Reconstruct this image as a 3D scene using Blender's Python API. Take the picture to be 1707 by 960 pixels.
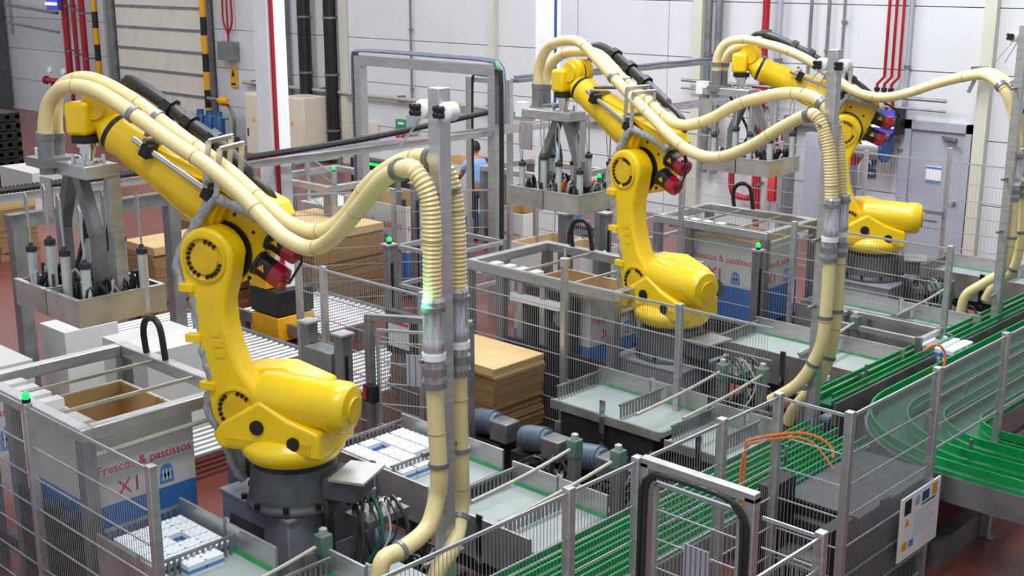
import bpy, bmesh, math, random
from mathutils import Vector, Matrix
random.seed(7)
SC = bpy.context.scene
COL = SC.collection
for o in list(bpy.data.objects):
    bpy.data.objects.remove(o)

# ------------------------------------------------------------------ camera
cam_d = bpy.data.cameras.new('camera')
cam_d.lens = 2068.0 / 1707.0 * 36.0
cam_d.sensor_width = 36.0
cam_d.clip_end = 200
cam = bpy.data.objects.new('camera', cam_d)
cam.location = (0, 0, 4.87)
cam.rotation_euler = (math.radians(90) - math.atan(537 / 2068.0), 0, math.radians(43.5))
COL.objects.link(cam)
SC.camera = cam

# ------------------------------------------------------------------ light
w = bpy.data.worlds.new('hall_light')
SC.world = w
w.use_nodes = True
w.node_tree.nodes['Background'].inputs[0].default_value = (0.80, 0.84, 0.95, 1)
w.node_tree.nodes['Background'].inputs[1].default_value = 0.58

def area(name, loc, size, power, col=(1, 1, 1), rot=(0, 0, 0)):
    d = bpy.data.lights.new(name, 'AREA')
    d.shape = 'RECTANGLE'
    d.size, d.size_y = size
    d.energy = power
    d.color = col
    o = bpy.data.objects.new(name, d)
    o.location = loc
    o.rotation_euler = rot
    COL.objects.link(o)

for lx, ly, pw in ((-4, 2, 500), (-8, 7.5, 520), (-8, 14, 620), (-16, 13, 420), (-26, 12, 420), (-36, 13, 260)):
    area('ceiling_lamp_light', (lx, ly, 9.5), (1.2, 6.0), pw, (0.95, 0.97, 1.0), (0, 0, math.radians(0)))
area('wall_wash_light', (-14, 12.5, 8.8), (16, 1.0), 520, (0.92, 0.94, 1.0), (math.radians(38), 0, 0))
SC.view_settings.view_transform = 'Standard'
SC.view_settings.look = 'None'
SC.view_settings.gamma = 1.0
SC.view_settings.exposure = 0.0

# ------------------------------------------------------------------ materials
def lin(c):
    return tuple(((x / 255.0) / 12.92 if x / 255.0 <= 0.04045 else ((x / 255.0 + 0.055) / 1.055) ** 2.4) for x in c) + (1,)

def mat(name, rgb, rough=0.5, metal=0.0, var=0.0, scale=8.0, bump=0.0, stretch=None, emit=None, coat=0.0, spec=None):
    m = bpy.data.materials.new(name)
    m.use_nodes = True
    nt = m.node_tree
    b = nt.nodes['Principled BSDF']
    b.inputs['Roughness'].default_value = rough
    b.inputs['Metallic'].default_value = metal
    if coat:
        b.inputs['Coat Weight'].default_value = coat
        b.inputs['Coat Roughness'].default_value = 0.15
    if spec is not None:
        b.inputs['Specular IOR Level'].default_value = spec
    c = lin(rgb)
    b.inputs['Base Color'].default_value = c
    if emit:
        b.inputs['Emission Color'].default_value = c
        b.inputs['Emission Strength'].default_value = emit
    if var or bump:
        tc = nt.nodes.new('ShaderNodeTexCoord')
        mp = nt.nodes.new('ShaderNodeMapping')
        if stretch:
            mp.inputs['Scale'].default_value = stretch
        nz = nt.nodes.new('ShaderNodeTexNoise')
        nz.inputs['Scale'].default_value = scale
        nz.inputs['Detail'].default_value = 4
        nt.links.new(tc.outputs['Object'], mp.inputs['Vector'])
        nt.links.new(mp.outputs['Vector'], nz.inputs['Vector'])
        if var:
            cr = nt.nodes.new('ShaderNodeValToRGB')
            cr.color_ramp.elements[0].position = 0.3
            cr.color_ramp.elements[1].position = 0.7
            cr.color_ramp.elements[0].color = tuple(x * (1 - var) for x in c[:3]) + (1,)
            cr.color_ramp.elements[1].color = tuple(min(1, x * (1 + var * 0.6)) for x in c[:3]) + (1,)
            nt.links.new(nz.outputs['Fac'], cr.inputs['Fac'])
            nt.links.new(cr.outputs['Color'], b.inputs['Base Color'])
            mr = nt.nodes.new('ShaderNodeMapRange')
            mr.inputs['To Min'].default_value = max(0.02, rough - 0.12)
            mr.inputs['To Max'].default_value = min(1, rough + 0.12)
            nt.links.new(nz.outputs['Fac'], mr.inputs['Value'])
            nt.links.new(mr.outputs['Result'], b.inputs['Roughness'])
        if bump:
            bp = nt.nodes.new('ShaderNodeBump')
            bp.inputs['Strength'].default_value = bump
            bp.inputs['Distance'].default_value = 0.01
            nt.links.new(nz.outputs['Fac'], bp.inputs['Height'])
            nt.links.new(bp.outputs['Normal'], b.inputs['Normal'])
    return m

M = dict(
    yellow=mat('robot_yellow_paint', (244, 205, 8), 0.38, 0, 0.10, 3, 0.05, coat=0.3),
    dyellow=mat('worn_yellow_paint', (226, 186, 20), 0.5, 0, 0.15, 6),
    black=mat('black_plastic', (22, 23, 26), 0.45, 0, 0.2, 12),
    rubber=mat('dark_rubber', (40, 46, 50), 0.6, 0, 0.2, 20),
    dgrey=mat('dark_grey_casting', (88, 90, 94), 0.55, 0.25, 0.3, 6, 0.2),
    pedgrey=mat('pedestal_grey_paint', (150, 152, 162), 0.45, 0.2, 0.22, 4, 0.1),
    steel=mat('brushed_stainless_steel', (196, 196, 196), 0.36, 0.7, 0.16, 5, 0.05, (1, 1, 6)),
    dsteel=mat('dull_steel', (140, 140, 142), 0.42, 0.55, 0.25, 5, 0.05),
    panst=mat('scuffed_steel_sheet', (196, 190, 182), 0.36, 0.75, 0.3, 3.5, 0.05),
    chrome=mat('chrome', (225, 225, 228), 0.12, 1.0),
    wire=mat('galvanised_wire', (176, 182, 184), 0.4, 0.4),
    red=mat('motor_cap_red', (158, 14, 44), 0.35, 0, 0.15, 20, coat=0.3),
    pipered=mat('fire_pipe_red', (165, 24, 40), 0.4, 0, 0.1, 5),
    hose=mat('cream_corrugated_hose', (230, 212, 154), 0.42, 0, 0.08, 2.5, 0.05, coat=0.15),
    sleeve=mat('grey_cable_sleeve', (160, 163, 166), 0.6, 0, 0.35, 30, 0.4),
    cable=mat('black_cable', (34, 37, 36), 0.42, 0, 0.2, 20),
    white=mat('white_paint', (238, 240, 240), 0.5, 0, 0.04, 3),
    wall=mat('white_sandwich_panel', (214, 216, 218), 0.5, 0, 0.05, 0.6),
    walljoint=mat('panel_joint_grey', (158, 160, 162), 0.7),
    cream=mat('cream_steel_column', (208, 206, 188), 0.5, 0, 0.06, 2),
    beige=mat('beige_enclosure', (222, 212, 190), 0.45, 0, 0.05, 3),
    doorm=mat('grey_door_paint', (168, 172, 182), 0.4, 0, 0.05, 2),
    shutter=mat('roller_door_beige', (226, 221, 206), 0.45, 0, 0.08, 2),
    chrome_streaks=mat('chrome_painted_reflections', (205, 205, 210), 0.3, 0.6, 0.5, 14, 0.05, (6, 6, .4)),  # coupling chrome, its upright reflections painted as streaks in the colour
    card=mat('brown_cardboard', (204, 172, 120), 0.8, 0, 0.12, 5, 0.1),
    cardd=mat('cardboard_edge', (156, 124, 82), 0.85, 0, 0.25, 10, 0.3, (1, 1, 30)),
    cardw=mat('white_coated_cardboard', (210, 210, 204), 0.6, 0, 0.05, 4),
    blue=mat('printed_blue', (62, 118, 190), 0.55, 0, 0.06, 4),
    inkred=mat('printed_red_ink', (205, 40, 70), 0.6),
    inkblue=mat('printed_blue_ink', (90, 140, 205), 0.6),
    green=mat('green_guide_plastic', (8, 150, 72), 0.35, 0, 0.2, 8),
    gbelt=mat('dark_green_belt', (24, 92, 66), 0.5, 0, 0.25, 8),
    belt=mat('pale_conveyor_belt', (158, 166, 164), 0.4, 0, 0.1, 3),
    led=mat('green_led', (10, 255, 70), 0.4, emit=3.0),
    tubeled=mat('bluish_lamp_tube', (175, 185, 255), 0.4, emit=3.0),
    lampblue=mat('blue_lamp_housing', (70, 80, 190), 0.3),
    hzy=mat('hazard_yellow', (232, 168, 20), 0.5, 0, 0.1, 4),
    hzk=mat('hazard_black', (24, 24, 26), 0.5, 0, 0.1, 4),
    signblue=mat('sign_blue', (24, 84, 120), 0.5),
    signred=mat('sign_red', (200, 40, 40), 0.5),
    sensor=mat('sensor_grey_green', (96, 128, 108), 0.5, 0, 0.2, 10),
    dcream=mat('hose_band_mark', (176, 158, 108), 0.5),
    bcable=mat('blue_grey_cable', (112, 120, 140), 0.4, 0.1, 0.2, 12),
    signgreen=mat('sign_green', (40, 150, 90), 0.5),
    skin=mat('skin', (176, 122, 92), 0.55, 0, 0.05, 10),
    shirt=mat('light_blue_shirt', (132, 168, 214), 0.8, 0, 0.08, 8),
    trousers=mat('dark_trousers', (44, 50, 66), 0.8, 0, 0.1, 8),
    hair=mat('dark_hair', (26, 24, 24), 0.7, 0, 0.2, 30),
    rod=mat('grey_plastic_bar', (176, 174, 156), 0.45, 0, 0.15, 10),
    orange=mat('orange_cable', (226, 120, 40), 0.5),
    pbody=mat('pale_anodised_cylinder', (196, 204, 200), 0.35, 0.3, 0.1, 8),
    milk=mat('white_shrink_wrap', (235, 240, 244), 0.3, 0, 0.05, 8),
    motorblue=mat('blue_grey_motor_paint', (96, 112, 128), 0.4, 0.2, 0.2, 8),
    dkmach=mat('dark_machine_frame', (58, 58, 62), 0.5, 0.4, 0.3, 5),
    bluep=mat('blue_pump_paint', (30, 80, 140), 0.4),
)

def tile_floor():
    m = bpy.data.materials.new('red_quarry_floor')
    m.use_nodes = True
    nt = m.node_tree
    b = nt.nodes['Principled BSDF']
    b.inputs['Roughness'].default_value = 0.32
    tc = nt.nodes.new('ShaderNodeTexCoord')
    nz = nt.nodes.new('ShaderNodeTexNoise')
    nz.inputs['Scale'].default_value = 0.8
    nz.inputs['Detail'].default_value = 8
    cr = nt.nodes.new('ShaderNodeValToRGB')
    cr.color_ramp.elements[0].position = 0.3
    cr.color_ramp.elements[1].position = 0.72
    cr.color_ramp.elements[0].color = lin((104, 50, 42))
    cr.color_ramp.elements[1].color = lin((138, 74, 62))
    nt.links.new(tc.outputs['Object'], nz.inputs['Vector'])
    nt.links.new(nz.outputs['Fac'], cr.inputs['Fac'])
    nt.links.new(cr.outputs['Color'], b.inputs['Base Color'])
    return m
M['floor'] = tile_floor()

# ------------------------------------------------------------------ mesh helpers
class MB:
    def __init__(s):
        s.v = []; s.f = []
        s.m = Matrix.Identity(4)

    def add(s, vs, fs):
        n = len(s.v)
        s.v += [tuple(s.m @ Vector(p)) for p in vs]
        s.f += [tuple(i + n for i in f) for f in fs]
        return s

    def box(s, x0, y0, z0, x1, y1, z1):
        if x0 > x1: x0, x1 = x1, x0
        if y0 > y1: y0, y1 = y1, y0
        if z0 > z1: z0, z1 = z1, z0
        return s.add([(x0, y0, z0), (x1, y0, z0), (x1, y1, z0), (x0, y1, z0), (x0, y0, z1), (x1, y0, z1), (x1, y1, z1), (x0, y1, z1)],
                     [(0, 3, 2, 1), (4, 5, 6, 7), (0, 1, 5, 4), (1, 2, 6, 5), (2, 3, 7, 6), (3, 0, 4, 7)])

    def bar(s, p, q, a, b=None, up=(0, 0, 1)):
        b = b or a
        p = Vector(p); q = Vector(q); d = (q - p).normalized()
        u = Vector(up)
        if abs(d.dot(u)) > 0.95: u = Vector((0, 1, 0))
        sx = d.cross(u).normalized(); sy = sx.cross(d).normalized()
        vs = []
        for c in (p, q):
            for i, j in ((-1, -1), (1, -1), (1, 1), (-1, 1)):
                vs.append(tuple(c + sx * (a / 2 * i) + sy * (b / 2 * j)))
        return s.add(vs, [(0, 1, 2, 3), (4, 7, 6, 5), (0, 4, 5, 1), (1, 5, 6, 2), (2, 6, 7, 3), (3, 7, 4, 0)])

    def rings(s, cs, caps=True):
        n = len(cs[0]); vs = [p for c in cs for p in c]; fs = []
        for k in range(len(cs) - 1):
            for i in range(n):
                j = (i + 1) % n
                fs.append((k * n + i, k * n + j, (k + 1) * n + j, (k + 1) * n + i))
        if caps:
            fs.append(tuple(range(n))[::-1]); fs.append(tuple(range((len(cs) - 1) * n, len(cs) * n)))
        return s.add(vs, fs)

    def lathe(s, p, d, prof, n=20):
        """prof: list of (distance along d, radius)"""
        p = Vector(p); d = Vector(d).normalized()
        u = Vector((0, 0, 1)) if abs(d.z) < 0.9 else Vector((1, 0, 0))
        a = d.cross(u).normalized(); b = d.cross(a).normalized()
        cs = []
        for t, r in prof:
            cs.append([tuple(p + d * t + (a * math.cos(2 * math.pi * i / n) - b * math.sin(2 * math.pi * i / n)) * r) for i in range(n)])
        return s.rings(cs)

    def cyl(s, p, q, r, r2=None, n=16):
        p = Vector(p); q = Vector(q)
        return s.lathe(p, q - p, [(0, r), ((q - p).length, r if r2 is None else r2)], n)

    def tube(s, pts, r, n=8, rf=None):
        pts = [Vector(p) for p in pts]; cs = []
        up = None
        for k, p in enumerate(pts):
            d = (pts[min(k + 1, len(pts) - 1)] - pts[max(k - 1, 0)]).normalized()
            if up is None:
                up = Vector((0, 0, 1)) if abs(d.z) < 0.9 else Vector((1, 0, 0))
            a = d.cross(up)
            a = a.normalized() if a.length > 1e-6 else d.orthogonal().normalized()
            b = a.cross(d).normalized(); up = b
            rr = rf(k) if rf else r
            cs.append([tuple(p + (a * math.cos(2 * math.pi * i / n) + b * math.sin(2 * math.pi * i / n)) * rr) for i in range(n)])
        return s.rings(cs)

    def prism(s, poly, y0, y1, fr=None):
        """poly in local (x,z), extruded over y; fr(x,y,z)->point"""
        fr = fr or (lambda x, y, z: (x, y, z))
        n = len(poly)
        vs = [tuple(fr(x, y0, z)) for x, z in poly] + [tuple(fr(x, y1, z)) for x, z in poly]
        fs = [tuple(range(n)), tuple(range(n, 2 * n))[::-1]]
        for i in range(n):
            j = (i + 1) % n
            fs.append((j, i, n + i, n + j))
        return s.add(vs, fs)

    def clusters(s):
        n = len(s.v); par = list(range(n))
        def find(a):
            while par[a] != a:
                par[a] = par[par[a]]; a = par[a]
            return a
        for f in s.f:
            r = find(f[0])
            for i in f[1:]: par[find(i)] = r
        isl = {}
        for i in range(n): isl.setdefault(find(i), []).append(i)
        if len(isl) < 2 or len(isl) > 150: return [list(range(n))] if len(isl) < 2 else None
        bs = []
        for ids in isl.values():
            P_ = [s.v[i] for i in ids]
            bs.append([[min(p[k] for p in P_) for k in range(3)], [max(p[k] for p in P_) for k in range(3)], ids])
        out = []
        while bs:
            a = bs.pop(); again = True
            while again:
                again = False
                for b in bs[:]:
                    if all(a[0][k] - .006 <= b[1][k] and b[0][k] <= a[1][k] + .006 for k in range(3)):
                        a = [[min(a[0][k], b[0][k]) for k in range(3)], [max(a[1][k], b[1][k]) for k in range(3)], a[2] + b[2]]
                        bs.remove(b); again = True
            out.append(a[2])
        return out

    def build(s, name, m, parent=None, label=None, bevel=0, smooth=True, kind=None, segs=2):
        if parent is not None and kind is None:
            cl = s.clusters()
            if cl is None or len(cl) > 14: kind = 'stuff'
            elif len(cl) > 1:
                first = None
                for ids in cl:
                    ids = sorted(ids); mp = {i: k for k, i in enumerate(ids)}
                    q = MB(); q.v = [s.v[i] for i in ids]; q.f = [tuple(mp[i] for i in f) for f in s.f if f[0] in mp]
                    o = q.build1(name, m, parent, label, bevel, smooth, None, segs)
                    first = first or o
                return first
        return s.build1(name, m, parent, label, bevel, smooth, kind, segs)

    def build1(s, name, m, parent=None, label=None, bevel=0, smooth=True, kind=None, segs=2):
        me = bpy.data.meshes.new(name)
        off = ROOTLOC.get(parent.name, Vector((0, 0, 0))) if parent is not None else Vector((0, 0, 0))
        me.from_pydata([tuple(Vector(p) - off) for p in s.v], [], s.f)
        bm = bmesh.new(); bm.from_mesh(me)
        bmesh.ops.recalc_face_normals(bm, faces=bm.faces)
        if smooth:
            for f in bm.faces: f.smooth = True
            for e in bm.edges:
                if len(e.link_faces) == 2:
                    e.smooth = e.calc_face_angle(0) < math.radians(38)
        bm.to_mesh(me); bm.free()
        mm = M[m] if isinstance(m, str) else m
        me.materials.append(mm)
        o = bpy.data.objects.new(name, me)
        COL.objects.link(o)
        if parent is not None:
            o.parent = parent
            ROOTLOC[o.name] = off
        if label: o['label'] = label
        if kind: o['kind'] = kind
        if bevel:
            bv = o.modifiers.new('bevel', 'BEVEL')
            bv.width = bevel; bv.segments = segs; bv.limit_method = 'ANGLE'; bv.angle_limit = math.radians(38)
        return o

ROOTLOC = {}

def thing(name, label, cat, loc=(0, 0, 0), group=None):
    o = bpy.data.objects.new(name, None)
    o.empty_display_size = 0.1
    o.location = loc
    COL.objects.link(o)
    ROOTLOC[o.name] = Vector(loc)
    o['label'] = label; o['category'] = cat
    if group: o['group'] = group
    return o

def tag(o, label, cat, group=None):
    o['label'] = label; o['category'] = cat
    if group: o['group'] = group
    return o

def center(o):
    """move the origin of a one-mesh thing to its base centre"""
    vs = o.data.vertices
    xs = [v.co.x for v in vs]; ys = [v.co.y for v in vs]; zs = [v.co.z for v in vs]
    c = Vector(((min(xs) + max(xs)) / 2, (min(ys) + max(ys)) / 2, min(zs)))
    for v in vs: v.co -= c
    o.location = c
    return o

def struct(o):
    o['kind'] = 'structure'
    return o

def bez(pts, step=0.05):
    """Catmull-Rom through pts, resampled evenly"""
    P = [Vector(p) for p in pts]
    P = [P[0] * 2 - P[1]] + P + [P[-1] * 2 - P[-2]]
    raw = []
    for i in range(1, len(P) - 2):
        p0, p1, p2, p3 = P[i - 1:i + 3]
        for k in range(12):
            t = k / 12.0
            raw.append(0.5 * ((2 * p1) + (p2 - p0) * t + (2 * p0 - 5 * p1 + 4 * p2 - p3) * t * t + (3 * p1 - p0 - 3 * p2 + p3) * t ** 3))
    raw.append(P[-2])
    out = [raw[0]]; acc = 0
    for a, b in zip(raw, raw[1:]):
        L = (b - a).length
        while acc + L >= step:
            t = (step - acc) / L
            a = a.lerp(b, t); out.append(a.copy()); L = (b - a).length; acc = 0
        acc += L
    return out

def text(body, size, loc, rot, m, parent, name='printed_text', align='CENTER', extr=0.001, kindfont=None):
    c = bpy.data.curves.new(name, 'FONT')
    c.body = body; c.size = size; c.align_x = align; c.align_y = 'CENTER'; c.extrude = extr
    c.materials.append(M[m])
    tmp = bpy.data.objects.new('tmp', c)
    COL.objects.link(tmp)
    bpy.context.view_layer.update()
    me = bpy.data.meshes.new_from_object(tmp)
    bpy.data.objects.remove(tmp)
    me.name = name
    if not me.materials: me.materials.append(M[m])
    o = bpy.data.objects.new(name, me)
    off = ROOTLOC.get(parent.name, Vector((0, 0, 0)))
    o.location = Vector(loc) - off
    o.rotation_euler = rot
    COL.objects.link(o)
    o.parent = parent
    return o
ROT_PX = (math.radians(90), 0, math.radians(90))     # text on a face looking along +X
ROT_MY = (math.radians(90), 0, 0)                    # text on a face looking along -Y
HOSE_PATHS = {
    '1a': [(-8.906, 4.312, 3.615), (-8.882, 4.319, 3.76), (-8.815, 4.337, 3.905), (-8.659, 4.38, 4.009), (-8.414, 4.447, 4.012), (-8.141, 4.521, 3.91), (-7.723, 4.635, 3.694), (-7.418, 4.719, 3.548), (-7.123, 4.8, 3.363), (-6.932, 4.852, 3.206), (-6.751, 4.901, 3.084), (-6.55, 4.956, 3.039), (-6.292, 4.939, 3.155), (-5.952, 4.889, 3.409), (-5.665, 4.847, 3.625), (-5.402, 4.808, 3.724), (-5.3, 4.808, 3.679), (-5.248, 4.829, 3.563), (-5.233, 4.835, 3.386), (-5.238, 4.833, 3.133), (-5.235, 4.834, 2.876), (-5.232, 4.835, 2.577), (-5.227, 4.837, 2.195), (-5.214, 4.843, 1.844), (-5.231, 4.835, 1.681), (-5.216, 4.737, 1.518), (-5.209, 4.531, 1.453), (-5.203, 4.373, 1.446), (-5.201, 4.33, 1.333)],
    '1b': [(-9.035, 4.46, 3.589), (-9.012, 4.467, 3.827), (-8.947, 4.486, 3.974), (-8.773, 4.538, 4.053), (-8.561, 4.6, 4.044), (-8.264, 4.688, 3.927), (-7.851, 4.811, 3.691), (-7.448, 4.93, 3.469), (-7.157, 5.016, 3.263), (-6.94, 5.08, 3.129), (-6.723, 5.145, 3.1), (-6.484, 5.167, 3.214), (-6.169, 5.148, 3.491), (-5.879, 5.131, 3.658), (-5.637, 5.117, 3.73), (-5.434, 5.078, 3.734), (-5.354, 5.099, 3.623), (-5.316, 5.109, 3.407), (-5.308, 5.111, 3.072), (-5.309, 5.111, 2.651), (-5.31, 5.111, 2.179), (-5.302, 5.113, 1.775), (-5.306, 5.112, 1.485), (-5.2, 4.938, 1.33), (-5.2, 4.807, 1.213), (-5.2, 4.762, 1.065)],
    '2a': [(-9.405, 10.324, 3.548), (-9.373, 10.317, 3.781), (-9.218, 10.281, 3.999), (-8.925, 10.214, 4.091), (-8.631, 10.147, 4.081), (-8.323, 10.076, 3.913), (-7.908, 9.981, 3.663), (-7.483, 9.884, 3.426), (-7.122, 9.801, 3.23), (-6.822, 9.732, 3.139), (-6.499, 9.658, 3.146), (-6.141, 9.598, 3.288), (-5.798, 9.53, 3.487), (-5.505, 9.471, 3.631), (-5.393, 9.449, 3.622), (-5.308, 9.457, 3.481), (-5.249, 9.462, 3.256), (-5.217, 9.464, 2.949), (-5.203, 9.465, 2.584), (-5.196, 9.466, 2.158), (-5.211, 9.465, 1.72), (-5.275, 9.46, 1.485), (-5.421, 9.448, 1.229), (-5.682, 9.428, 1.01)],
    '2b': [(-9.495, 10.564, 3.526), (-9.452, 10.555, 3.744), (-9.221, 10.505, 3.91), (-8.9, 10.435, 3.968), (-8.54, 10.356, 3.95), (-8.188, 10.28, 3.748), (-7.85, 10.206, 3.578), (-7.569, 10.145, 3.434), (-7.256, 10.077, 3.345), (-6.882, 9.996, 3.431), (-6.5, 9.92, 3.615), (-6.064, 9.833, 3.74), (-5.786, 9.777, 3.774), (-5.567, 9.733, 3.74), (-5.41, 9.699, 3.63), (-5.332, 9.709, 3.428), (-5.281, 9.716, 3.067), (-5.252, 9.72, 2.644), (-5.239, 9.722, 2.212), (-5.242, 9.721, 1.769), (-5.285, 9.715, 1.423), (-5.383, 9.702, 1.175), (-5.568, 9.678, 0.903), (-5.635, 9.669, 0.74)],
    '3a': [(-9.244, 13.574, 3.543), (-9.237, 13.576, 3.734), (-9.136, 13.604, 3.911), (-8.908, 13.666, 3.963), (-8.604, 13.749, 3.912), (-8.228, 13.852, 3.791), (-7.853, 13.954, 3.584), (-7.556, 14.035, 3.392), (-7.236, 14.123, 3.32), (-6.897, 14.136, 3.385), (-6.51, 14.089, 3.527), (-6.137, 14.044, 3.635), (-5.88, 14.014, 3.666), (-5.632, 13.894, 3.542), (-5.507, 13.919, 3.27), (-5.444, 13.931, 2.871), (-5.406, 13.939, 2.329), (-5.392, 13.942, 1.845), (-5.454, 13.929, 1.485), (-5.633, 13.893, 1.304), (-5.816, 13.857, 1.133), (-5.861, 13.848, 0.885)],
    '3b': [(-9.256, 13.756, 3.531), (-9.232, 13.763, 3.701), (-9.129, 13.792, 3.827), (-8.933, 13.847, 3.894), (-8.63, 13.933, 3.888), (-8.252, 14.039, 3.75), (-7.875, 14.146, 3.527), (-7.613, 14.219, 3.36), (-7.291, 14.31, 3.287), (-6.956, 14.334, 3.382), (-6.572, 14.302, 3.523), (-6.202, 14.271, 3.638), (-5.911, 14.247, 3.677), (-5.618, 14.164, 3.511), (-5.495, 14.181, 3.181), (-5.43, 14.189, 2.777), (-5.395, 14.194, 2.227), (-5.38, 14.196, 1.736), (-5.444, 14.187, 1.441), (-5.63, 14.163, 1.196), (-5.714, 14.151, 0.999)],
    '1c': [(-8.586, 4.794, 3.878), (-8.585, 4.795, 4.003), (-8.52, 4.82, 4.033), (-8.396, 4.868, 3.984), (-8.204, 4.943, 3.868), (-8.014, 5.017, 3.736), (-7.825, 5.09, 3.622), (-7.64, 5.162, 3.474), (-7.526, 5.207, 3.358), (-7.411, 5.251, 3.278), (-7.378, 5.264, 3.169), (-7.467, 5.23, 3.131)],
    '2c': [(-8.96, 10.612, 3.735), (-8.861, 10.592, 3.904), (-8.792, 10.578, 4.017), (-8.56, 10.532, 3.978), (-8.264, 10.473, 3.845), (-7.928, 10.406, 3.669), (-7.65, 10.35, 3.52), (-7.423, 10.305, 3.389), (-7.357, 10.291, 3.275), (-7.5, 10.32, 3.168)],
    '3c': [(-9.048, 14.021, 3.943), (-8.962, 14.049, 4.021), (-8.75, 14.116, 3.981), (-8.372, 14.236, 3.81), (-8.072, 14.332, 3.639), (-7.776, 14.426, 3.485), (-7.591, 14.485, 3.358), (-7.506, 14.512, 3.249), (-7.609, 14.479, 3.094)],
}
# ------------------------------------------------------------------ the hall
fl = struct(MB().box(-48, -2, -0.2, 4, 20, 0).build('floor', 'floor'))
wb = struct(MB().box(-48, 20.06, 0, 4, 20.3, 9).build('wall_back', 'walljoint'))
cols = [-48, -44.6, -41.6, -38.9, -36.6, -30.5, -27.6, -24.98, -22.24, -19.65, -17.1, -14.77, -12.3, -9.75, -8.37, -5.9, -3.2, -0.6, 4]
rows = [0, 1.04, 2.1, 3.16, 4.22, 5.28, 6.4, 9]
for i in range(len(cols) - 1):
    for j in range(len(rows) - 1):
        x0, x1, z0, z1 = cols[i], cols[i + 1], rows[j], rows[j + 1]
        if x0 == -36.6 and z0 < 5: continue
        if x0 == -9.75 and z1 < 2.2: continue
        MB().box(x0 + .008, 20.0, z0 + .008, x1 - .008, 20.07, z1 - .008).build('wall_panel', 'wall', wb, smooth=False)
for n, cx in enumerate((-24.7, -19.5, -14.0, -8.37)):
    struct(center(MB().box(cx - .1, 19.86, 0, cx + .1, 19.99, 9).build('trim_%d' % (n + 1), 'cream', smooth=False)))
# roller door
t = thing('door_1', '', '', (-33.2, 19.9, 0)); del t['label']; del t['category']; t['kind'] = 'structure'
for k in range(8):
    MB().box(-35.6, 19.86, k * .62 + .02, -30.8, 19.93, (k + 1) * .62 - .03).build('door_panel', 'shutter', t, smooth=False)
    MB().box(-35.6, 19.83, (k + 1) * .62 - .05, -30.8, 19.9, (k + 1) * .62 + .02).build('joint_strip', 'dsteel', t, smooth=False)
for cx in (-35.75, -30.65):
    MB().box(cx - .08, 19.75, 0, cx + .08, 20.0, 5.2).build('guide_rail', 'dsteel', t, smooth=False)
for cx, side in ((-36.4, 'left'), (-30.4, 'right')):
    t = thing('hazard_post', 'yellow and black banded guard post at the %s edge of the roller door' % side, 'post', (cx, 19.6, 0))
    for k in range(10):
        MB().cyl((cx, 19.6, k * .5), (cx, 19.6, k * .5 + .5), .09, n=12).build('band', 'hzy' if k % 2 else 'hzk', t)
# grey personnel door
t = thing('door_2', '', '', (-9.07, 19.95, 0)); del t['label']; del t['category']; t['kind'] = 'structure'
MB().box(-9.72, 19.88, 0, -9.55, 20.02, 2.34).box(-8.6, 19.88, 0, -8.5, 20.02, 2.34).box(-9.72, 19.88, 2.2, -8.5, 20.02, 2.34).build('door_frame', 'doorm', t, smooth=False)
MB().box(-9.55, 19.94, .02, -8.6, 19.99, 2.2).build('door_leaf', 'doorm', t, smooth=False)
MB().bar((-9.0, 19.9, 2.1), (-8.75, 19.88, 2.08), .06, .05).bar((-8.95, 19.86, 2.05), (-8.65, 19.86, 1.95), .02).build('door_closer', 'dsteel', t)
MB().box(-8.75, 19.9, 1.0, -8.68, 19.94, 1.06).cyl((-8.7, 19.87, 1.03), (-8.84, 19.87, 1.03), .012, n=8).build('door_handle', 'chrome', t)
p = MB().box(-9.25, 19.925, 1.32, -8.98, 19.94, 1.6).build('notice', 'white', t)
MB().box(-9.25, 19.918, 1.56, -8.98, 19.926, 1.59).box(-9.25, 19.918, 1.33, -8.98, 19.926, 1.36).build('notice_band', 'blue', p)

def vpipe(name, label, xs, y, z0, z1, r, m, cat='pipe', br=True):
    t = thing(name, label, cat, (xs, y, z0))
    MB().cyl((xs, y, z0), (xs, y, z1), r, n=12).build('pipe_run', m, t)
    if br:
        b = MB()
        z = z0 + .8
        while z < z1:
            b.cyl((xs, y, z), (xs, y, z + .05), r + .02, n=10).box(xs - .02, y, z, xs + .02, 19.985, z + .05); z += 1.4
        b.build('pipe_bracket', 'dsteel', t, kind='stuff')
    return t
vpipe('fire_main_pipe', 'thick red fire main pipe left of the roller door, leftmost of three', -38.3, 19.6, 1.4, 6, .11, 'pipered')
vpipe('fire_main_pipe', 'slim red pipe between the two thick red mains', -37.75, 19.6, 1.3, 6, .07, 'pipered')
vpipe('fire_main_pipe', 'thick red pipe nearest the banded post of the roller door', -37.2, 19.6, 1.2, 6, .1, 'pipered')
t = thing('valve_set', 'red valves with white gauges at the foot of the fire mains', 'valve', (-38.5, 19.3, 1.2))
MB().lathe((-39.4, 19.3, 1.25), (1, 0, 0), [(0, .14), (.05, .14), (.06, .09), (2.2, .09), (2.21, .14), (2.26, .14)], 12).build('valve_body', 'pipered', t)
MB().box(-39.0, 19.25, 0, -38.9, 19.35, 1.2).box(-37.7, 19.25, 0, -37.6, 19.35, 1.2).build('stand', 'pipered', t)
for x in (-38.9, -38.0): MB().lathe((x, 19.25, 1.6), (0.3, -1, 0.2), [(0, .1), (.06, .1)], 14).build('pressure_gauge', 'white', t)
t = thing('insect_lamp', 'small bright blue-lit tube lamp high on the left red main', 'lamp', (-38.5, 19.3, 3.6))
MB().box(-38.85, 19.28, 3.5, -38.1, 19.42, 4.15).build('housing', 'lampblue', t)
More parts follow.
